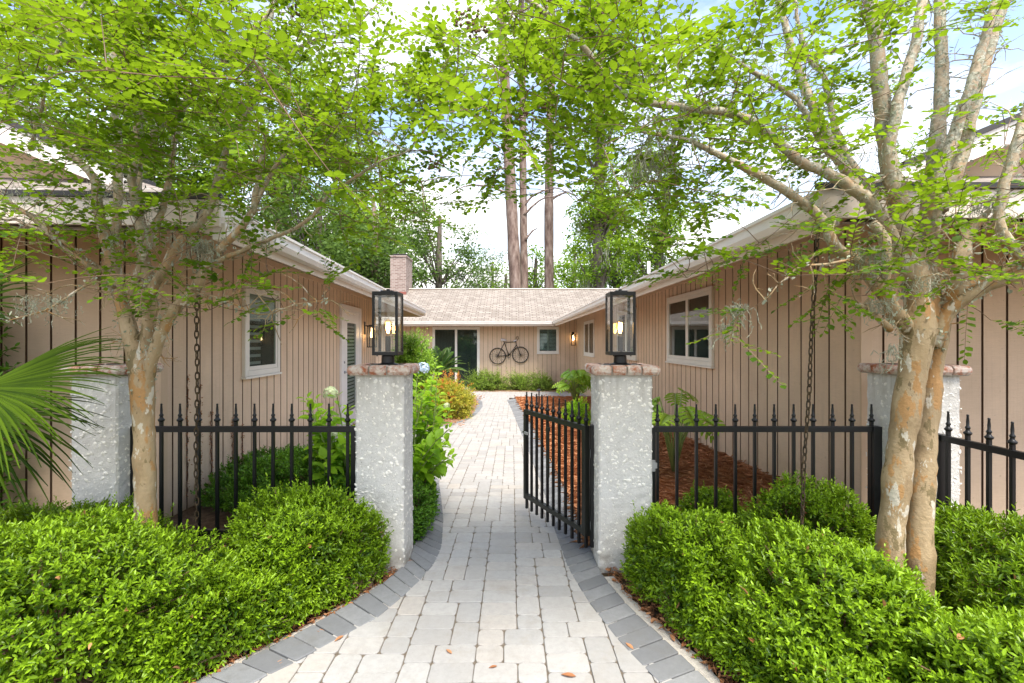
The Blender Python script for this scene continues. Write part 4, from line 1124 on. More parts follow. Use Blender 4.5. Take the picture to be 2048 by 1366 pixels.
mound('evergreen_bush', 'dark evergreen bush against the wall at the left edge above the palm fronds', (-4.62, 3.55), .60, .40, 2.2, 1500, leaf=.07, width=.45, mat='jasmine', nl=8, slen=.2, t0=.0, t1=.5, cat='bush', amp=.16)
# orange tips of the island bush
isl = [o for o in SC.objects if o.name.startswith('flowering_bush')][0]
D = unit(RNG.normal(size=(150, 3))); D = D[D[:, 2] > -.1]
P = D*np.array([.60, .58, .60])+np.array([-1.60, 11.3, gz(11.3)+.42])
v, f, t = sprigs(P, D, 6, .12, .055, .026, T_OVAL, .1, .8); fastmesh('young_leaves', v, f, MT['azalea_red'], isl, t)

# ------------------------------------------------------------------ hydrangeas
def hydrangea(label, c, ends, flowers, lsz=.12, zb=None):
    z0 = gz(c[1]) if zb is None else zb; t = thing('hydrangea', (c[0], c[1], z0), label, 'hydrangea', 'hydrangeas by the left gate pillar')
    b = MB(); pos = []; ax = []; up = []; L = []; ti = []
    for e in ends:
        e = Vector(e); base = Vector((c[0]+R(.12), c[1]+R(.12), z0)); mid = base.lerp(e, .55)+Vector((R(.04), R(.04), .10)); pts = [base, base.lerp(mid, .5)+Vector((0, 0, .03)), mid, mid.lerp(e, .5)+Vector((0, 0, .02)), e]
        b.tube(pts, [.008, .007, .006, .005, .003], 5)
        for k in range(7):
            f = .30+.70*k/6; i = min(3, int(f*4)); p = pts[i].lerp(pts[i+1], f*4-i); d = (pts[i+1]-pts[i]).normalized(); a0 = k*pi/2+R(.3)
            s1 = d.orthogonal().normalized()
            for sg in (0, pi):
                s = Matrix.Rotation(a0+sg, 3, d) @ s1; q = (s*1.0+d*(.25+.5*f)+Vector((0, 0, R(.25)-.12))).normalized()
                pos.append(p+s*.012); ax.append(q); up.append(Vector((R(.3), R(.3)-.15, 1))); L.append(lsz*random.uniform(.6, 1.1)*(1.1-.45*max(0, f-.7)/.3)); ti.append(min(1, max(0, .15+.6*f+R(.25))))
    b.build('stems', MT['stem'], t)
    L = np.array(L); v, f, tt = leaves(np.array(pos), np.array(ax), np.array(up), L, L*.62, T_BIG, np.array(ti)); fastmesh('foliage', v, f, MT['hydr'], t, tt)
    for p, r, m in flowers:
        n = 150; D = unit(RNG.normal(size=(n, 3))); D = D[D[:, 2] > -.5]; n = len(D)
        v, f, tt = leaves(np.array(p)+D*r*RNG.uniform(.85, 1.05, n)[:, None], np.cross(D, rvec(n)), D, r*.42, r*.4, T_ROUND, RNG.random(n))
        fastmesh('flower_head', v, f, MT[m], t, tt)
def ends(px0, px1, py0, py1, Y, n, dy=.25): return [at(random.uniform(px0, px1), random.uniform(py0, py1), Y+R(dy)) for _ in range(n)]
hydrangea('hydrangea with a pale green flower head between the left fence and the white door', (-1.52, 4.15), ends(612, 706, 790, 900, 4.15, 20)+ends(640, 700, 880, 990, 4.0, 10), [(at(661, 787, 4.2), .062, 'petal_pale'), (at(668, 868, 3.9), .03, 'petal_pale')], .135)
hydrangea('leafy hydrangea with one pale blue flower head spilling over the path', (-.98, 4.25), ends(832, 905, 855, 950, 4.1, 15)+ends(825, 880, 735, 850, 4.5, 18)+ends(835, 900, 800, 870, 4.6, 8), [(at(846, 737, 4.5), .060, 'petal_blue'), (at(893, 812, 4.4), .03, 'petal_pale')], .125)

# ------------------------------------------------------------------ feathery and cut-leaved plants
def sago(label, c, n=24, L=.95):
    z0 = gz(c[1]); t = thing('sago_palm', (*c, z0), label, 'sago palm')
    b = MB(); b.lathe([(.13, 0), (.14, .3), (.13, .9), (.06, 1.0)], (*c, z0), 10); b.build('trunk', MT['oakbark'], t)
    for k in range(n):
        a = 2.4*k+R(.2); el = .25+1.0*random.random(); dry = k == 5
        if dry: a, el = pi*.93, 1.05
        d = Vector((cos(a)*cos(el), sin(a)*cos(el), sin(el))); pts = []
        for i in range(9):
            s = i/8; pts.append(Vector((*c, z0+.95))+d*L*s+Vector((0, 0, -.45*s*s*L*cos(el))))
        b = MB(); b.tube(pts, [.012-.009*i/8 for i in range(9)], 4); pos = []; ax = []; up = []; LL = []
        for i in range(34):
            s = .12+.86*i/33; j = min(7, int(s*8)); p = pts[j].lerp(pts[j+1], s*8-j); tg = (pts[j+1]-pts[j]).normalized(); sd = tg.cross(Vector((0, 0, 1))).normalized()
            for sg in (-1, 1): pos.append(p); ax.append(sd*sg+tg*.55+Vector((0, 0, .25))); up.append(sd.cross(tg)); LL.append(.20*math.sin(pi*min(.97, .12+s*.85))+.03)
        LL = np.array(LL); v, f, tt = leaves(np.array(pos), np.array(ax), np.array(up), LL, .016, T_LANCE, np.clip(RNG.random(len(LL)), 0, 1)); b.raw(v, f, 1, tt)
        b.build('frond', [MT['stem'], MT['sago_dry' if dry else 'sago']], t)
sago('arching sago palm with one brown frond in front of the sliding glass door', (-2.30, 14.4), 30, 1.1)
def philodendron(label, c, n, L, H, zb):
    t = thing('philodendron', (*c, zb), label, 'philodendron', 'split leaved philodendrons in the pine straw')
    for k in range(n):
        a = 2.4*k+R(.3); out = L*random.uniform(.5, 1.0); hh = H*random.uniform(.55, 1.05)
        d = Vector((cos(a), sin(a), 0)); base = Vector((*c, zb)); tip = base+d*out*.55+Vector((0, 0, hh*.78)); b = MB()
        b.tube([base, base.lerp(tip, .5)+Vector((0, 0, .05))+d*-.02, tip], [.012, .010, .007], 5)
        ax = (d*.8+Vector((0, 0, -.25+R(.3)))).normalized(); up = (Vector((0, 0, 1))+d*.3+Vector((R(.3), R(.3)-.2, 0))).normalized()
        bl = L*.62*random.uniform(.8, 1.1); S = ax.cross(up).normalized(); Nn = S.cross(ax)
        P = lambda x, y, z=0: tip+S*(x*bl)+ax*(y*bl)+Nn*(z*bl-.25*y*y*bl)
        m = 6; vs = [P(0, i/m) for i in range(m+1)]; fs = []
        for sg in (-1, 1):
            for i in range(m):
                y0, y1 = i/m, (i+1)/m; w = .46*math.sin(pi*(.18+.72*(i+.5)/m))+.05
                q = len(vs); vs += [P(sg*w*.45, y0+.03, .04), P(sg*w*.45, y1-.02, .04), P(sg*w, y0+.10, .02), P(sg*w*.95, y1+.03, .0), P(sg*w*1.15, y1+.01, -.03)]
                fs += [(i, q, q+1, i+1), (q, q+2, q+3, q+1), (q+2, q+4, q+3)]
        b.add(vs, fs, 1, random.random()); b.build('leaf', [MT['stem'], MT['philo']], t, smooth=True)
philodendron('split leaved philodendron behind the right fence beside the gate hinge pillar', (1.84, 5.25), 15, .50, 1.22, bed_z(1.86, 5.25)-.02)
philodendron('split leaved philodendron against the right wing beyond the open gate', (1.78, 12.9), 34, .55, 1.25, bed_z(1.78, 12.9)-.02)
mound('fern_bush', 'small lime green plant beyond the gate hinges', (1.32, 9.4), .30, .3, .5, 260, leaf=.07, width=.35, mat='hydr', nl=8, slen=.15, cat='plant', zb=bed_z(1.32, 9.4)-.03)

# ------------------------------------------------------------------ fan palm at the left edge
def fan_frond(parent, hub, axis, normal, L, n=38, span=4.6, droop=.35, tint=.5, base=None):
    axis = Vector(axis).normalized(); normal = Vector(normal); normal = (normal-axis*normal.dot(axis)).normalized(); S = axis.cross(normal)
    b = MB()
    if base is not None: b.tube([Vector(base), Vector(base).lerp(Vector(hub), .6)+Vector((0, 0, .05)), Vector(hub)], [.016, .012, .010], 6)
    hub = Vector(hub)
    for k in range(n):
        a = -span/2+span*k/(n-1); d = (axis*cos(a)+S*sin(a)).normalized(); l = L*(.72+.28*cos(a*.5))*(1+R(.06)); w = l*span/n*.40
        sd = d.cross(normal).normalized(); vs = []; m = 8; tn = tint+R(.3); dr = droop*random.uniform(.5, 1.6)
        for i in range(m+1):
            s = i/m; wid = w*(s if s < .55 else .55*(1-(s-.55)/.45)**.8)+.0015
            p = hub+d*l*s+Vector((0, 0, -1))*(dr*l*max(0, s-.45)**2*1.6)
            pl = normal*(.35*wid)
            vs += [p-sd*wid-pl, p+pl, p+sd*wid-pl]
        fs = []
        for i in range(m): fs += [(3*i, 3*i+1, 3*i+4, 3*i+3), (3*i+1, 3*i+2, 3*i+5, 3*i+4)]
        b.add(vs, fs, 1, min(1, max(0, tn)))
    return b.build('frond', [MT['stem'], MT['palm']], parent)
pz = gz(2.5); pc = Vector((-3.05, 2.45, pz))
palm = thing('fan_palm', pc, 'fan palm reaching in from the left edge in front of the wall', 'palm')
b = MB(); b.tube([pc, pc+Vector((.02, 0, .4)), pc+Vector((.05, -.02, .75))], [.11, .10, .08], 10, wob=.1); b.build('trunk', MT['oakbark'], palm)
crown = pc+Vector((.05, -.02, .75))
fan_frond(palm, at(-40, 775, 2.32), (1, .0, .10), (.1, -.70, .75), .66, 44, 1.75, .26, .42, crown)
fan_frond(palm, at(-110, 830, 2.45), (1, .1, -.30), (.2, -.5, .9), .64, 34, 2.0, .55, .1, crown)
fan_frond(palm, at(-120, 640, 2.6), (.75, .1, .5), (-.2, -.8, .5), .56, 30, 1.8, .3, .1, crown)

# ------------------------------------------------------------------ the two crape myrtles
def dens(pts, rad, step=.05):
    out = []; rr = []
    P = [Vector(p) for p in pts]
    for i in range(len(P)-1):           # Catmull-Rom through the traced points
        p0, p1, p2, p3 = P[max(i-1, 0)], P[i], P[i+1], P[min(i+2, len(P)-1)]
        n = max(2, int((p2-p1).length/step))
        for k in range(n):
            t = k/n; out.append(.5*((2*p1)+(p2-p0)*t+(2*p0-5*p1+4*p2-p3)*t*t+(3*p1-p0-3*p2+p3)*t**3)); rr.append(rad[i]+(rad[i+1]-rad[i])*t)
    out.append(P[-1]); rr.append(rad[-1]); return out, rr
def roofs_ok(p):
    x, y, z = p; h = z-EYE
    if x > GX-.12 and y > EYR-.15:
        return h > H_R+PITCH*min(x-GX, y-EYR)+.12 or (h < .6 and y < 3.0)
    if x < -1.75 and y > 2.80:
        return h > H_L+PITCH*min(-1.868-x, y-2.95)+.12 or (h < .6 and y < 3.3)
    if h < .15 and y > 3.0: return False
    return True
def crape(label, root, trunks, limbs, rects, Yc, nrm, moss_pts, lichen_n, seeds):
    t = thing('crape_myrtle', root, label, 'tree', 'crape myrtles either side of the gate')
    b = MB()
    for pts, rad in trunks:
        P, rr = dens([at(*p) for p in pts], rad, .04); P = [p+Vector((R(.003), R(.003), 0)) for p in P]; rr = [r*(1+.05*math.sin(k*.7)+R(.03)) for k, r in enumerate(rr)]
        b.tube(P, rr, 14)
    b.build('trunk', MT['trunk'], t, smooth=True)
    nodes = []; lnodes = []; b = MB()
    for pts, rad in limbs:
        rad = [q*.82 for q in rad]
        P, rr = dens([at(*p) for p in pts], rad, .05)
        for k in range(1, len(P)-1): P[k] = P[k]+Vector((R(.004), R(.004), R(.004)))
        b.tube(P, [r*(1+R(.06)) for r in rr], 9 if rad[0] > .02 else 6)
        s = int(len(P)*.30)
        for p, r in zip(P[s:], rr[s:]): nodes.append(p)
        for p, r in zip(P, rr): lnodes.append((p, r))
    NP = [np.array(p) for p in nodes]
    # sprays
    S = []
    for (x0, x1, y0, y1, n, dY, sY) in rects:
        k = 0; tries = 0
        while k < n and tries < n*12:
            tries += 1
            p = at(random.uniform(x0, x1), random.uniform(y0, y1), max(1.35, Yc+dY+random.gauss(0, sY)))
            if roofs_ok(p): S.append(np.array(p)); k += 1
    S = np.array(S); base = np.array(NP)
    d0 = np.array([np.min(np.linalg.norm(base-s, axis=1)) for s in S]); order = np.argsort(d0)
    pos = []; ax = []; up = []; L = []; ti = []
    tb = MB(); cur = list(NP)
    arr = np.array(cur)
    for i in order:
        s = S[i]; dd = np.linalg.norm(arr-s, axis=1)+.35*np.maximum(0, arr[:, 2]-s[2]); j = int(np.argmin(dd)); a = arr[j]; d = dd[j]
        A, B_ = Vector(a), Vector(s); nst = max(2, int((B_-A).length/.10)); line = []
        sag = Vector((R(.12), R(.12), R(.06)+.05))*(B_-A).length
        for q in range(nst+1):
            f = q/nst; line.append(A.lerp(B_, f)+sag*(4*f*(1-f))*.5)
        r0 = min(.0042, .0018+.0022*(B_-A).length); tb.tube(line, [r0+(.0014-r0)*q/nst for q in range(nst+1)], 4, caps=False)
        arr = np.concatenate([arr, np.array([np.array(p) for p in line[1:]])])
        # a flat leafy spray at the end of the twig
        dr = (line[-1]-line[-2]).normalized(); dr = (dr*.7+Vector((R(.8), R(.8), R(.35)))).normalized(); n0 = Vector((R(.35), R(.35)-.1, 1)).normalized()
        shoots = [(B_, dr, random.uniform(.16, .30))]
        sd = dr.cross(n0).normalized()
        for sg in (-1, 1):
            if random.random() < .75: shoots.append((B_+dr*random.uniform(.02, .10), (dr*.7+sd*sg*.8+n0*R(.25)).normalized(), random.uniform(.10, .20)))
        for p0, d1, ln in shoots:
            tb.tube([p0, p0+d1*ln*.5+n0*.006, p0+d1*ln], [.0016, .0013, .0008], 3, caps=False)
            sd1 = d1.cross(n0).normalized(); nl = int(ln/.0155)
            lit = random.gauss(.44, .17)+.30*(s[2]-2.58)  # tint rises with height: shade low in the crown put into leaf colour
            for q in range(nl+1):
                f = (q+.6)/(nl+1); sg = 1 if q % 2 else -1
                pos.append(p0+d1*ln*f); e = (sd1*sg*(1-.75*(q == nl))+d1*(.45+.4*f)+n0*R(.35)).normalized(); ax.append(e); up.append((n0+Vector((R(.6), R(.6), R(.2)))).normalized())
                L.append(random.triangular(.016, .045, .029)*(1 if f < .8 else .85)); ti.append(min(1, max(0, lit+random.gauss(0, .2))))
    tb.build('twigs', MT['twig'], t)
    gb_ = MB()                                          # grey bare twigs, forked and kinked, all along the limbs
    for i in RNG.choice(len(lnodes), 330):
        p, r_ = lnodes[i]
        if r_ > .045: continue
        q = Vector(p); d = Vector((R(1), R(1), R(.8)+.1)).normalized(); ln = random.uniform(.06, .28); pts = [q]
        for k in range(5): d = (d+Vector((R(.55), R(.55), R(.55)))).normalized(); q = q+d*ln/5; pts.append(q)
        if not (roofs_ok(pts[-1]) and roofs_ok(pts[2])): continue
        gb_.tube(pts, [.0036, .0032, .0028, .0022, .0018, .001], 4, caps=False)
        for k in (2, 3):
            if random.random() < .7:
                d2 = (d+Vector((R(1), R(1), R(1)))).normalized(); e = pts[k]+d2*ln*.4; gb_.tube([pts[k], pts[k].lerp(e, .5)+Vector((R(.01), R(.01), R(.01))), e], [.002, .0015, .0008], 3, caps=False)
    tag(gb_.build('bare_twigs', MT['limb'], t), kind='stuff')
    L = np.array(L); v, f, tt = leaves(np.array([tuple(p) for p in pos]), np.array([tuple(p) for p in ax]), np.array([tuple(p) for p in up]), L, L*.72, T_ROUND, np.array(ti))
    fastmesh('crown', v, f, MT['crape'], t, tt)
    b.build('limb', MT['limb'], t, smooth=True)
    # lichen flakes and moss on the limbs
    w = np.array([p[1] for p in lnodes]); idx = RNG.choice(len(lnodes), lichen_n, p=(w**.5)/np.sum(w**.5))
    C = np.array([tuple(lnodes[i][0]) for i in idx]); rr = np.array([lnodes[i][1] for i in idx]); D = rvec(lichen_n)
    P = C+D*(rr*.95)[:, None]+RNG.normal(size=C.shape)*.012
    v, f, tt = leaves(P, rvec(lichen_n)+D*.9, rvec(lichen_n), RNG.uniform(.008, .030, lichen_n), RNG.uniform(.004, .014, lichen_n), T_ROUND, RNG.random(lichen_n))
    tag(fastmesh('lichen', v, f, MT['lichen'], t, tt), kind='stuff')
    parts = []
    for (px, py, Y, wd, ln, ns) in moss_pts:
        c = at(px, py, Y)
        for k in range(ns):
            p = np.array(c)+RNG.normal(size=3)*np.array([wd, wd*.6, wd*.35]); l = ln*random.uniform(.3, 1.1); m_ = 7; dirn = np.array([R(.5), R(.5), -1.])
            q = p
            pp = []; aa = []
            for i in range(m_):
                a = dirn+RNG.normal(size=3)*.75; a = a/np.linalg.norm(a)*l/m_; pp.append(q); aa.append(a); q = q+a
            pp = np.array(pp); aa = np.array(aa); parts.append(leaves(pp, aa, rvec(m_), np.linalg.norm(aa, axis=1)*1.12, .0042, T_OVAL, np.full(m_, random.random())))
    if parts: v, f, tt = join(parts); tag(fastmesh('hanging_moss', v, f, MT['moss'], t, tt), kind='stuff')
    for (px, py, Y) in seeds:
        c = at(px, py, Y); b = MB()
        for k in range(9):
            p = c+Vector((R(.03), R(.03), R(.035))); b.lathe([(.001, -.006), (.006, -.002), (.0065, .003), (.002, .008)], p, 6)
            b.tube([c, p], .001, 3)
        b.build('seed_cluster', MT['seed'], t)
    return t
YR = 2.38
trR = [([(1772, 1290, YR), (1779, 1110, YR), (1801, 900, YR), (1826, 740, YR), (1838, 650, YR), (1836, 600, YR)], [.069, .060, .059, .063, .073, .058]),
       ([(1838, 1310, YR-.04), (1840, 1120, YR-.02), (1848, 900, YR+.03), (1868, 735, YR+.05), (1876, 655, YR+.03), (1885, 600, YR)], [.069, .059, .053, .042, .05, .042])]
liR = [([(1838, 680, YR), (1832, 560, YR), (1804, 440, YR), (1778, 330, YR), (1766, 230, YR), (1755, 120, YR), (1735, -40, YR), (1700, -200, YR)], [.075, .072, .058, .050, .046, .042, .036, .02]),
       ([(1800, 430, YR), (1778, 320, YR-.06), (1803, 180, YR-.08), (1832, 80, YR-.06), (1850, -40, YR), (1880, -200, YR)], [.035, .032, .030, .028, .024, .015]),
       ([(1866, 680, YR), (1856, 520, YR+.02), (1860, 400, YR+.05), (1874, 300, YR+.05), (1884, 150, YR+.05), (1880, 0, YR+.1), (1890, -160, YR+.1)], [.06, .050, .048, .045, .036, .030, .02]),
       ([(1862, 480, YR), (1872, 390, YR-.05), (1905, 280, YR-.05), (1938, 180, YR-.1), (1975, 60, YR-.1), (2010, -60, YR-.1)], [.04, .036, .034, .030, .025, .018]),
       ([(1880, 420, YR), (1925, 310, YR+.02), (1950, 200, YR), (1990, 60, YR), (2040, -60, YR)], [.038, .036, .033, .028, .02]),
       ([(1815, 660, YR), (1775, 600, YR-.05), (1728, 538, YR-.10), (1667, 488, YR-.15), (1648, 443, YR-.17), (1600, 400, YR-.2), (1540, 362, YR-.25), (1460, 322, YR-.3), (1382, 284, YR-.3), (1280, 262, YR-.35)], [.045, .04, .036, .031, .028, .026, .022, .018, .014, .007]),
       ([(1822, 560, YR), (1760, 430, YR-.05), (1685, 362, YR-.05), (1603, 324, YR-.1), (1554, 283, YR-.12), (1497, 240, YR-.15), (1420, 220, YR-.2), (1341, 212, YR-.25), (1240, 185, YR-.35), (1174, 103, YR-.4), (1092, 29, YR-.45), (1020, -30, YR-.5)], [.042, .038, .033, .029, .026, .023, .021, .019, .017, .015, .013, .009]),
       ([(1815, 520, YR), (1740, 410, YR+.0), (1688, 336, YR+.1), (1642, 246, YR+.15), (1604, 156, YR+.2), (1578, 80, YR+.2), (1540, -60, YR+.25)], [.04, .036, .032, .029, .026, .023, .015]),
       ([(1755, 400, YR), (1705, 330, YR+.2), (1668, 246, YR+.3), (1648, 156, YR+.35), (1610, 100, YR+.4), (1590, 0, YR+.4)], [.028, .026, .023, .02, .017, .01]),
       ([(1700, 350, YR), (1640, 280, YR-.1), (1600, 210, YR-.1), (1540, 160, YR-.15), (1500, 140, YR-.2), (1430, 90, YR-.25)], [.022, .02, .018, .016, .013, .007]),
       ([(1860, 690, YR), (1905, 615, YR-.05), (1977, 573, YR-.15), (2048, 545, YR-.25), (2120, 500, YR-.3)], [.055, .043, .033, .027, .02]),
       ([(1868, 640, YR), (1890, 600, YR), (1960, 562, YR-.05), (2048, 515, YR-.1), (2130, 440, YR-.1)], [.04, .036, .028, .024, .018]),
       ([(2060, 540, YR-.25), (2000, 440, YR-.2), (2030, 300, YR-.2), (2060, 200, YR-.2)], [.022, .026, .028, .02]),
       ([(1790, 640, YR), (1768, 560, YR-.08), (1770, 480, YR-.1), (1745, 447, YR-.1)], [.04, .035, .032, .028]),
       ([(1900, 620, YR), (1915, 560, YR-.1), (1925, 510, YR-.12), (1935, 470, YR-.1), (1980, 420, YR-.15)], [.05, .045, .045, .03, .012]),
       ([(1780, 660, YR-.05), (1735, 618, YR-.12), (1715, 610, YR-.15)], [.02, .016, .01]),
       ([(1700, 520, YR-.2), (1640, 530, YR-.3), (1590, 540, YR-.35), (1530, 600, YR-.4)], [.009, .007, .005, .003])]
reR = [(880, 1120, 70, 260, 65, -.2, .35), (1000, 1300, -70, 130, 118, -.2, .4), (1100, 1500, 60, 260, 142, -.1, .4), (1000, 1230, 220, 390, 30, -.1, .3), (1250, 1560, 220, 400, 52, .1, .4),
       (1480, 1820, -70, 190, 73, 0, .4), (1450, 1700, 180, 330, 47, .1, .4), (1740, 2060, -80, 50, 31, .1, .35), (1560, 1880, 290, 420, 22, -.1, .25), (1310, 1720, 440, 560, 33, -.3, .25), (1640, 1760, 530, 600, 10, -.2, .1),
       (1850, 2100, 350, 520, 25, -.25, .25), (1930, 2060, 190, 300, 14, -.1, .3), (1740, 1900, 360, 520, 10, -.25, .15), (1900, 2060, 540, 640, 8, -.3, .15), (1180, 1420, 290, 470, 30, .1, .4), (1470, 1520, 580, 680, 3, -.4, .05)]
mossR = [(1330, 240, 2.1, .09, .22, 90), (1300, 300, 2.1, .06, .3, 70), (1280, 140, 2.2, .07, .2, 60), (1480, 385, 2.1, .05, .12, 45), (1475, 610, 2.0, .022, .16, 40), (1448, 650, 2.0, .012, .16, 22), (1745, 500, 2.2, .05, .2, 80), (1760, 600, 2.25, .035, .16, 60), (1965, 400, 2.25, .05, .14, 90), (1850, 560, 2.22, .06, .12, 60), (1580, 130, 2.3, .12, .16, 70), (1700, 300, 2.3, .12, .12, 60), (1785, 690, 2.22, .012, .2, 20)]
seedR = [(1062, 228, 2.0), (1078, 215, 2.05), (1050, 232, 2.02), (948, 45, 2.0), (962, 60, 2.05), (925, 40, 2.0), (950, 72, 2.02), (1195, 28, 1.9), (1075, 45, 1.9), (1270, 200, 2.1)]
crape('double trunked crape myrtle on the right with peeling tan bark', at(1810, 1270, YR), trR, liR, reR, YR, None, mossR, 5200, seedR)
YL = 2.62
trL = [([(292, 1225, YL), (291, 1040, YL), (289, 900, YL), (285, 800, YL), (283, 740, YL), (278, 700, YL)], [.066, .054, .052, .055, .060, .045])]
liL = [([(284, 800, YL), (270, 705, YL), (255, 640, YL), (236, 585, YL), (222, 530, YL), (212, 480, YL), (196, 420, YL-.05), (190, 361, YL-.05), (156, 324, YL-.05), (94, 262, YL-.1), (25, 201, YL-.15), (-60, 130, YL-.2)], [.056, .056, .046, .040, .036, .034, .030, .026, .024, .021, .018, .01]),
       ([(288, 800, YL), (292, 700, YL), (302, 600, YL), (288, 520, YL), (282, 450, YL), (272, 400, YL), (262, 361, YL), (279, 320, YL-.03), (312, 262, YL-.06), (357, 217, YL-.08), (422, 156, YL-.1), (475, 94, YL-.1), (540, 20, YL-.1), (600, -60, YL-.1)], [.052, .047, .04, .034, .031, .028, .026, .024, .022, .02, .018, .015, .011, .006]),
       ([(290, 790, YL), (302, 725, YL-.02), (322, 670, YL-.05), (348, 622, YL-.08), (392, 573, YL-.1), (420, 520, YL-.12), (470, 470, YL-.12), (505, 420, YL-.12), (520, 330, YL-.1), (535, 260, YL-.1)], [.040, .042, .037, .036, .034, .026, .024, .021, .018, .01]),
       ([(290, 600, YL-.02), (330, 540, YL-.06), (357, 484, YL-.05), (412, 430, YL-.05), (443, 340, YL), (463, 279, YL), (512, 184, YL+.05), (529, 90, YL+.05), (549, -10, YL+.05), (560, -120, YL+.1)], [.034, .031, .028, .026, .024, .022, .02, .018, .014, .008]),
       ([(238, 600, YL), (232, 500, YL+.05), (236, 400, YL+.08), (238, 320, YL+.1), (230, 230, YL+.12), (226, 120, YL+.15), (215, 0, YL+.2)], [.032, .03, .028, .027, .025, .021, .014]),
       ([(290, 560, YL), (278, 430, YL+.05), (276, 287, YL+.1), (282, 139, YL+.1), (279, 0, YL+.15), (285, -120, YL+.15)], [.03, .028, .027, .022, .017, .01]),
       ([(262, 600, YL), (300, 470, YL-.02), (330, 400, YL+.05), (355, 260, YL+.08), (385, 170, YL+.1)], [.024, .022, .02, .017, .01]),
       ([(400, 540, YL-.12), (440, 520, YL-.15), (533, 480, YL-.2), (607, 447, YL-.25), (656, 393, YL-.25), (730, 340, YL-.3), (820, 300, YL-.35)], [.018, .016, .013, .011, .009, .007, .004]),
       ([(505, 420, YL-.12), (560, 320, YL-.1), (610, 270, YL-.15), (700, 255, YL-.2), (760, 270, YL-.2)], [.014, .013, .011, .008, .004]),
       ([(512, 184, YL+.05), (570, 120, YL), (620, 85, YL), (700, 60, YL-.05), (760, 0, YL-.05)], [.016, .014, .012, .009, .005]),
       ([(220, 540, YL), (175, 530, YL-.1), (120, 490, YL-.15), (60, 430, YL-.2), (10, 400, YL-.25), (-40, 330, YL-.25)], [.024, .022, .018, .015, .012, .008]),
       ([(200, 560, YL), (150, 500, YL-.12), (100, 470, YL-.2), (30, 440, YL-.2), (-30, 440, YL-.2)], [.014, .013, .011, .008, .005]),
       ([(60, 300, YL-.1), (86, 201, YL-.25), (103, 123, YL-.3), (139, 61, YL-.3), (172, 0, YL-.3), (200, -70, YL-.3)], [.010, .010, .009, .008, .007, .004]),
       ([(230, 575, YL-.1), (190, 562, YL-.2), (140, 590, YL-.25), (90, 620, YL-.3), (20, 640, YL-.3)], [.011, .009, .007, .006, .003]),
       ([(380, 580, YL-.1), (460, 605, YL-.2), (520, 630, YL-.2), (590, 610, YL-.2), (650, 600, YL-.2)], [.007, .006, .005, .004, .002])]
reL = [(-60, 300, -70, 150, 143, -.3, .4), (250, 600, -70, 200, 166, -.2, .4), (500, 760, -70, 150, 72, -.1, .35), (-30, 350, 130, 330, 102, -.2, .35), (300, 720, 150, 350, 159, -.1, .4), (600, 880, 150, 330, 72, -.1, .4),
       (760, 930, 60, 220, 38, -.1, .3), (450, 860, 320, 460, 60, -.1, .35), (720, 960, 290, 420, 24, -.1, .3), (-20, 420, 320, 450, 36, -.25, .25), (180, 560, 430, 560, 20, -.3, .2), (-20, 230, 430, 600, 22, -.3, .25), (450, 660, 570, 630, 10, -.25, .1), (230, 480, 560, 620, 10, -.3, .1)]
mossL = [(700, 250, 2.4, .08, .22, 80), (740, 150, 2.5, .07, .2, 50), (90, 600, 2.3, .07, .12, 70), (60, 390, 2.4, .10, .12, 60), (300, 470, 2.4, .12, .12, 90), (400, 480, 2.45, .03, .22, 50), (230, 380, 2.5, .1, .14, 60), (560, 200, 2.5, .1, .14, 60), (650, 100, 2.5, .08, .12, 50)]
seedL = [(138, 110, 2.2), (142, 118, 2.2), (168, 136, 2.2), (590, 22, 2.4), (875, 325, 2.3), (868, 330, 2.3)]
crape('single trunked crape myrtle on the left leaning out of the shrubs', at(292, 1200, YL), trL, liL, reL, YL, None, mossL, 4800, seedL)

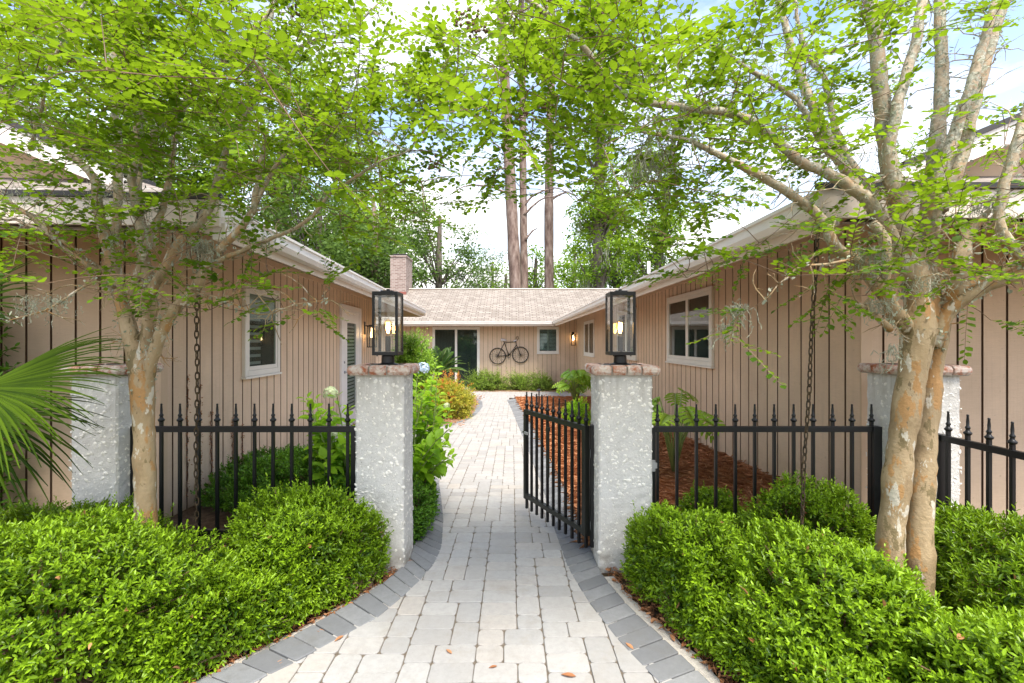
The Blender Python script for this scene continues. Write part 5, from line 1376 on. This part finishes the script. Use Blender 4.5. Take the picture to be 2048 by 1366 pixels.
# ------------------------------------------------------------------ trees behind the house
TB = 'trees behind the house'
def clumpy(centers, radii, n_per, leaf, spread):
    C = []; 
    for c, r in zip(centers, radii):
        k = n_per; D = unit(RNG.normal(size=(k, 3))); C.append(np.array(c)+D*(np.array(r)*RNG.uniform(.45, 1., (k, 1))**.6))
    return np.concatenate(C)
def far_tree(name, label, x, y, H, tr, blobs, ncl, nleaf, leaf, mat, bark='oakbark', trunk=True, group=TB, lean=0., clump=.45, moss=0, dens_=None, branches=()):
    z0 = gz(y); t = thing(name, (x, y, z0), label, 'tree', group)
    b = MB(); top = Vector((x+lean, y, z0+H)); base = Vector((x, y, z0))
    P, rr = dens([base, base.lerp(top, .35)+Vector((R(.15), 0, 0)), base.lerp(top, .7)+Vector((R(.2), 0, 0)), top], [tr*1.15, tr, tr*.8, tr*.45], .5)
    b.tube(P, [r*(1+R(.05)) for r in rr], 10)
    cl = []; TP = P
    for (bx, by, bz, rx, ry, rz, w) in blobs:
        k = int(ncl*w); D = unit(RNG.normal(size=(k, 3))); q = RNG.uniform(.25, 1., (k, 1))**.5
        cc = np.array([x+bx, y+by, z0+bz])+D*q*np.array([rx, ry, rz]); cl.append(cc)
        for p in cc[::max(1, k//14)]:
            zt = min(max(z0+bz-rz*.9, z0+H*.2), p[2]-.1); f = min(.98, max(0, (zt-z0)/H)); s = TP[int(f*(len(TP)-1))]; p = Vector(p)
            b.tube([s, s.lerp(p, .5)+Vector((R(.3), R(.3), .25)), p], [tr*.28, tr*.16, .02], 5, caps=False)
    for pts in branches:
        pp = [Vector(q) for q in pts]; Pd, rd = dens(pp, [.09-.07*i/(len(pp)-1) for i in range(len(pp))], .35); bb_ = MB(); bb_.tube([p+Vector((R(.05), R(.05), R(.05))) for p in Pd], rd, 6)
        for k in range(3, len(Pd), 2):
            e = Pd[k]+Vector((R(.9), R(.5), R(.6)-.2)); bb_.tube([Pd[k], Pd[k].lerp(e, .5)+Vector((0, 0, .1)), e], [.022, .015, .006], 4)
        bb_.build('branch', MT[bark], t, smooth=True)
    b.build('trunk', MT[bark], t, smooth=True)
    if cl:
        C = np.concatenate(cl); m = nleaf
        P = np.repeat(C, m, 0)+RNG.normal(size=(len(C)*m, 3))*np.array([clump, clump, clump*.55])
        n = len(P); tb = np.repeat(np.clip(.45+.18*RNG.normal(size=len(C)), 0, 1), m)
        A = RNG.normal(size=(n, 3)); A[:, 2] = A[:, 2]*.5-.25; U = RNG.normal(size=(n, 3))*.6; U[:, 2] += 1
        s = RNG.uniform(.7, 1.25, n)*leaf
        v, f, tt = leaves(P, A, U, s, s*(.55 if mat != 'pineleaf' else .16), T_ROUND, np.clip(tb+RNG.normal(size=n)*.14, 0, 1))
        fastmesh('crown', v, f, MT[mat], t, tt)
        if moss:
            parts = []; pick = C[RNG.choice(len(C), moss)]
            for p in pick:
                for k in range(14):
                    q = p+RNG.normal(size=3)*np.array([.18, .18, .1]); l = random.uniform(.4, 1.7); m_ = 5; a = np.tile([0, 0, -1.], (m_, 1))+RNG.normal(size=(m_, 3))*.28; st = np.arange(m_)[:, None]*l/m_
                    parts.append(leaves(q+np.concatenate([np.zeros((m_, 2)), -st], 1), a, rvec(m_), l/m_*1.2, .03, T_OVAL, np.full(m_, random.random())))
            v, f, tt = join(parts); tag(fastmesh('hanging_moss', v, f, MT['moss'], t, tt), kind='stuff')
    return t
X = lambda px, Y: (px-1024)/F*Y
Zh = lambda py, Y: EYE-(py-683)/F*Y-gz(Y)         # height above ground of a photo row at distance Y
# tall pines
def pine(label, px, Y, tr, lean, tops, dead):
    x = X(px, Y); z0 = gz(Y)
    t = far_tree('pine_tree', label, x, Y, 34, tr, [(lean+a, b_, c_, r_, r_, r_*.5, 1) for a, b_, c_, r_ in tops], 26, 80, .34, 'pineleaf', 'pinebark', lean=lean, clump=.55, moss=6,
                 branches=dead)
    return t
Y = 31
def dbr(*pts): return [at(px, py, yy) for px, py, yy in pts]
pine('thick reddish pine trunk rising left of centre above the back roof', 1039, Y, .40, -1.6, [(0, 0, 30, 2.6), (-1.5, .5, 28, 1.6), (1.5, 0, 33, 2.4)],
     [dbr((1030, 395, 31), (985, 375, 30.6), (940, 370, 30.4), (905, 385, 30.4)), dbr((1032, 330, 31), (990, 345, 30.5), (955, 390, 30.3)), dbr((1028, 300, 31), (1000, 295, 30.8), (980, 280, 30.6))])
pine('slimmer grey pine trunk touching the thick reddish one', 1051, Y+1.2, .27, -.4, [(0, 0, 29, 2.2), (1.2, 0, 32, 2.0)],
     [dbr((1050, 412, 32), (1075, 385, 32), (1120, 378, 32), (1150, 400, 32)), dbr((1048, 430, 32), (1080, 400, 31.8), (1125, 392, 31.8)), dbr((1045, 320, 32), (1060, 280, 32), (1050, 250, 32)), dbr((1050, 480, 32), (1065, 462, 32), (1075, 456, 32))])
pine('straight grey brown pine trunk rising right of centre above the back roof', 1100, 33, .33, .1, [(0, 0, 27.5, 2.4), (1.2, .5, 31, 2.2)],
     [dbr((1100, 335, 33), (1130, 350, 33), (1160, 362, 33)), dbr((1100, 400, 33), (1140, 385, 33), (1165, 410, 33))])
PINE2 = ('rough trunked tree behind the left wing beside the chimney', 746, 27)
def broad(label, px, Y, top, base_off, w, mat, ncl=60, nleaf=110, leaf=.20, moss=0, clump=.45, low=.18, name='oak_tree', tr=.28, bark='oakbark', sub=None):
    x = X(px, Y); H = Zh(top, Y); wr = w/F*Y/2
    bl = sub or [(0, 0, H*.72, wr*.8, wr*.8, H*.26, .42), (-wr*.45, .5, H*.48, wr*.55, wr*.6, H*.22, .3), (wr*.45, -.5, H*.50, wr*.55, wr*.6, H*.22, .3)]
    return far_tree(name, label, x, Y, H*.86, tr, bl, ncl, nleaf, leaf, mat, bark, moss=moss, clump=clump)
broad(PINE2[0], PINE2[1], PINE2[2], 330, 0, 190, 'oak', 70, 95, .22, 0, .5, name='shade_tree', tr=.21, bark='pinebark', sub=[(0, 0, 7.2, 2.2, 2, 2.2, .7), (-1.2, 0, 6, 1.5, 1.5, 1.4, .3)])
broad('dark green oak with an open crown right of the chimney', 880, 34, 385, 0, 210, 'oak', 78, 95, .22, 0, .50)
broad('pale distant tree low in the gap left of the thick pine', 985, 62, 492, 0, 110, 'pineleaf', 40, 90, .55, 0, .9, name='distant_tree', tr=.3)
broad('bright green bushy tree between the two tall pine trunks', 1072, 44, 482, 0, 90, 'sweetgum', 46, 90, .28, 0, .55, name='sweetgum_tree')
broad('low bright green tree left of the thick pine trunk', 1012, 46, 520, 0, 110, 'sweetgum', 40, 80, .28, 0, .55, name='sweetgum_tree')
Yg = 30; xg = X(1200, Yg)
far_tree('sweetgum_tree', 'leafy green tree draped with grey moss right of the tall pines', xg, Yg, Zh(150, Yg), .36,
         [(0, 0, Zh(500, Yg), 1.7, 1.8, 3.0, .34), (-.6, 0, Zh(420, Yg), .9, 1.2, 2.0, .12), (.9, 0, Zh(430, Yg), 1.3, 1.6, 2.4, .22), (.2, 0, Zh(280, Yg), 1.3, 1.6, 3.0, .16), (.4, 0, Zh(100, Yg), 2.4, 2, 3., .2)], 130, 100, .20, 'sweetgum', moss=16, clump=.42, lean=-.3)
Yg = 34; xg = X(1290, Yg)
far_tree('sweetgum_tree', 'forked green tree above the right wing eave with trailing moss', xg, Yg, Zh(250, Yg), .30,
         [(0, 0, Zh(520, Yg), 1.9, 1.9, 2.2, .3), (1.3, 0, Zh(450, Yg), 1.2, 1.4, 2.2, .2), (.3, 0, Zh(360, Yg), 1.7, 1.6, 2.6, .3), (2.2, 0, Zh(530, Yg), 1.2, 1.2, 1.4, .1)], 110, 100, .22, 'sweetgum', moss=14, clump=.45, lean=2.2)
broad('dull green tree showing behind the right wing vent pipe', 1235, 40, 400, 0, 170, 'oak', 60, 90, .26, 8, .55)
broad('dark tree deep behind the left wing eave', 640, 30, 330, 0, 260, 'oak', 90, 110, .24, 0, .55)
broad('tall leafy tree high over the left wing near the pine trunk', 560, 34, 60, 0, 440, 'sweetgum', 200, 115, .30, 10, .65, name='sweetgum_tree')
broad('tall leafy tree at the far left behind the left wing', 250, 32, 20, 0, 520, 'sweetgum', 230, 120, .33, 0, .7, name='sweetgum_tree')
broad('bright tree filling the gap above the chimney', 760, 42, 250, 0, 230, 'sweetgum', 80, 95, .30, 4, .65, name='sweetgum_tree')
broad('mid green tree crown beyond the left gutter end', 720, 36, 400, 0, 170, 'oak', 60, 95, .24, 0, .5)
broad('distant green crown low behind the back roof right of the straight pine', 1150, 50, 470, 0, 150, 'sweetgum', 50, 90, .34, 0, .7, name='sweetgum_tree')
broad('shady tree behind the left palm', -60, 16, 330, 0, 420, 'oak', 60, 100, .20, 0, .55)

# ------------------------------------------------------------------ fallen leaves
FL = 'fallen leaves on the path'
def fallen(px, py, s, ang, label, m='dryleaf', up=.006):
    x, y = gxy(px, py); z = gz(y)+up; t0 = MB()
    T = [(0, -1, 0), (.30, -.5, .10), (.36, .1, .14), (.2, .6, .06), (0, 1, .02), (-.2, .6, .1), (-.36, .1, .16), (-.28, -.5, .08), (0, 0, .02)]
    c, sn = cos(ang), sin(ang); top = [(x+s*(a*c-b_*sn), y+s*(a*sn+b_*c), z+s*h) for a, b_, h in T]
    vs = top+[(a, b_, h-.0012) for a, b_, h in top]
    fs = [(i, (i+1) % 8, 8) for i in range(8)]+[(9+(i+1) % 8, 9+i, 17) for i in range(8)]+[(i, 9+i, 9+(i+1) % 8, (i+1) % 8) for i in range(8)]
    t0.add(vs, fs, 0, random.random()); o = t0.build('fallen_leaf', MT[m], None, origin=(x, y, z)); tag(o, label, 'leaf', FL)
fallen(1137, 1353, .034, 1.4, 'orange fallen leaf on the pale pavers at the bottom edge')
fallen(1259, 1294, .028, .5, 'peach coloured fallen leaf on the right charcoal border')
fallen(678, 1279, .028, 2.6, 'orange fallen leaf where the left charcoal border meets the pavers')
fallen(898, 1305, .022, .8, 'small brown curled leaf on the pavers left of the middle')
fallen(986, 1336, .020, 1.9, 'tiny tan leaf in a paver joint near the bottom')
for k, (px, py, lab) in enumerate(((1345, 1275, 'brown fallen leaf beside the right kerb edging'), (640, 1262, 'rusty fallen leaf beside the left kerb edging'), (560, 1325, 'brown fallen leaf on soil at the lower left of the kerb'))): fallen(px, py, .03, k*1.3, lab, up=.0)
# fine litter along the planting edges
n = 2600; ys = RNG.uniform(1.6, 3.3, n); side = RNG.random(n) < .5
xs = np.array([(f_lo(y)-abs(random.gauss(.02, .13)) if s else f_ro(y)+.055+abs(random.gauss(.0, .13))) for y, s in zip(ys, side)])
P = np.stack([xs, ys, np.array([gz(y) for y in ys])-.02+.03*RNG.random(n)], 1); A = RNG.normal(size=(n, 3)); A[:, 2] *= .25
U = RNG.normal(size=(n, 3))*.5; U[:, 2] += 1; s = RNG.uniform(.012, .05, n)
v, f, tt = leaves(P, A, U, s, np.where(RNG.random(n) < .5, .003, s*.45), T_OVAL, RNG.random(n)); tag(fastmesh('leaf_litter', v, f, MT['dryleaf'], tint=tt), kind='stuff')
n = 2500; P = np.stack([RNG.uniform(-4.2, -1.0, n), RNG.uniform(9.4, 17.5, n), np.zeros(n)], 1); P[:, 2] = [gz(y)+.03+.03*random.random() for y in P[:, 1]]
A = RNG.normal(size=(n, 3)); A[:, 2] *= .2; U = RNG.normal(size=(n, 3))*.4; U[:, 2] += 1; s = RNG.uniform(.03, .09, n)
v, f, tt = leaves(P, A, U, s, s*.45, T_OVAL, RNG.random(n)); tag(fastmesh('leaf_litter', v, f, MT['dryleaf'], tint=tt), kind='stuff')
# dry vine on the left wing
t = thing('climbing_vine', Ml @ Vector((.5, .02, .1)), 'dry brown vine climbing the board grooves of the left wing', 'vine')
pos = []
for sx, h in ((.36, 1.15), (.56, 1.05), (.74, .75), (1.15, .6), (1.36, .5)):
    pts = [Ml @ Vector((sx+R(.012), .012, .05+h*k/24)) for k in range(25)]; b = MB(); b.tube(pts, .004, 5); b.build('stem', MT['seed'], t); pos += [tuple(p+Vector((R(.02), R(.01), R(.02)))) for p in pts for _ in range(3)]
P = np.array(pos); n = len(P); v, f, tt = leaves(P, rvec(n), rvec(n), .022, .012, T_OVAL, RNG.random(n)*.4); fastmesh('dry_leaves', v, f, MT['dryleaf'], t, tt)

# ------------------------------------------------------------------ light, sky, camera
SUN_EL, SUN_AZ = radians(62), radians(158)      # azimuth from +Y clockwise
w = bpy.data.worlds.new('World'); SC.world = w; w.use_nodes = True; nt = w.node_tree; nt.nodes.clear()
out = nt.nodes.new('ShaderNodeOutputWorld'); bg = nt.nodes.new('ShaderNodeBackground'); sky = nt.nodes.new('ShaderNodeTexSky')
sky.sky_type = 'NISHITA'; sky.sun_disc = False; sky.sun_elevation = SUN_EL; sky.sun_rotation = SUN_AZ; sky.air_density = 1.; sky.dust_density = 1.5
tc = nt.nodes.new('ShaderNodeTexCoord'); mp = nt.nodes.new('ShaderNodeMapping'); mp.inputs['Scale'].default_value = (1.2, 1.2, 3.2)
nz = nt.nodes.new('ShaderNodeTexNoise'); nz.inputs['Scale'].default_value = 1.6; nz.inputs['Detail'].default_value = 8; nz.inputs['Roughness'].default_value = .58
rp_ = nt.nodes.new('ShaderNodeValToRGB'); rp_.color_ramp.elements[0].position = .43; rp_.color_ramp.elements[1].position = .66
sp = nt.nodes.new('ShaderNodeSeparateXYZ'); mr = nt.nodes.new('ShaderNodeMapRange'); mr.inputs[1].default_value = .05; mr.inputs[2].default_value = .55; mr.inputs[3].default_value = .52; mr.inputs[4].default_value = -.08
ad = nt.nodes.new('ShaderNodeMath'); ad.operation = 'ADD'; ad.use_clamp = True
mx = nt.nodes.new('ShaderNodeMix'); mx.data_type = 'RGBA'; mx.inputs[7].default_value = (CLOUD, CLOUD*.985, CLOUD*.955, 1)
nt.links.new(tc.outputs['Generated'], mp.inputs[0]); nt.links.new(mp.outputs[0], nz.inputs['Vector']); nt.links.new(nz.outputs['Fac'], rp_.inputs[0])
nt.links.new(tc.outputs['Generated'], sp.inputs[0]); nt.links.new(sp.outputs['Z'], mr.inputs[0]); nt.links.new(rp_.outputs[0], ad.inputs[0]); nt.links.new(mr.outputs[0], ad.inputs[1])
nt.links.new(ad.outputs[0], mx.inputs[0]); nt.links.new(sky.outputs[0], mx.inputs[6]); nt.links.new(mx.outputs[2], bg.inputs[0]); nt.links.new(bg.outputs[0], out.inputs[0])
bg.inputs[1].default_value = .15
sl = bpy.data.lights.new('sun', 'SUN'); sl.energy = SUN_E; sl.angle = radians(24); sl.color = (1, .93, .83)
so = bpy.data.objects.new('sun', sl); COL.objects.link(so)
sd = Vector((sin(SUN_AZ)*cos(SUN_EL), cos(SUN_AZ)*cos(SUN_EL), sin(SUN_EL))); so.rotation_euler = sd.to_track_quat('Z', 'Y').to_euler()
cam = bpy.data.cameras.new('camera'); co = bpy.data.objects.new('camera', cam); COL.objects.link(co); SC.camera = co
cam.sensor_width = 36; cam.lens = 36*F/2048; cam.clip_end = 2000; cam.clip_start = .05
co.location = (0, 0, EYE); co.rotation_euler = (pi/2, 0, 0)
SC.view_settings.view_transform = 'Standard'; SC.view_settings.look = 'None'; SC.view_settings.exposure = EXPO; SC.view_settings.gamma = 1
SC.cycles.max_bounces = 10; SC.cycles.diffuse_bounces = 5; SC.cycles.transmission_bounces = 6; SC.cycles.transparent_max_bounces = 16; SC.cycles.use_denoising = True
SC.cycles.sample_clamp_indirect = 6
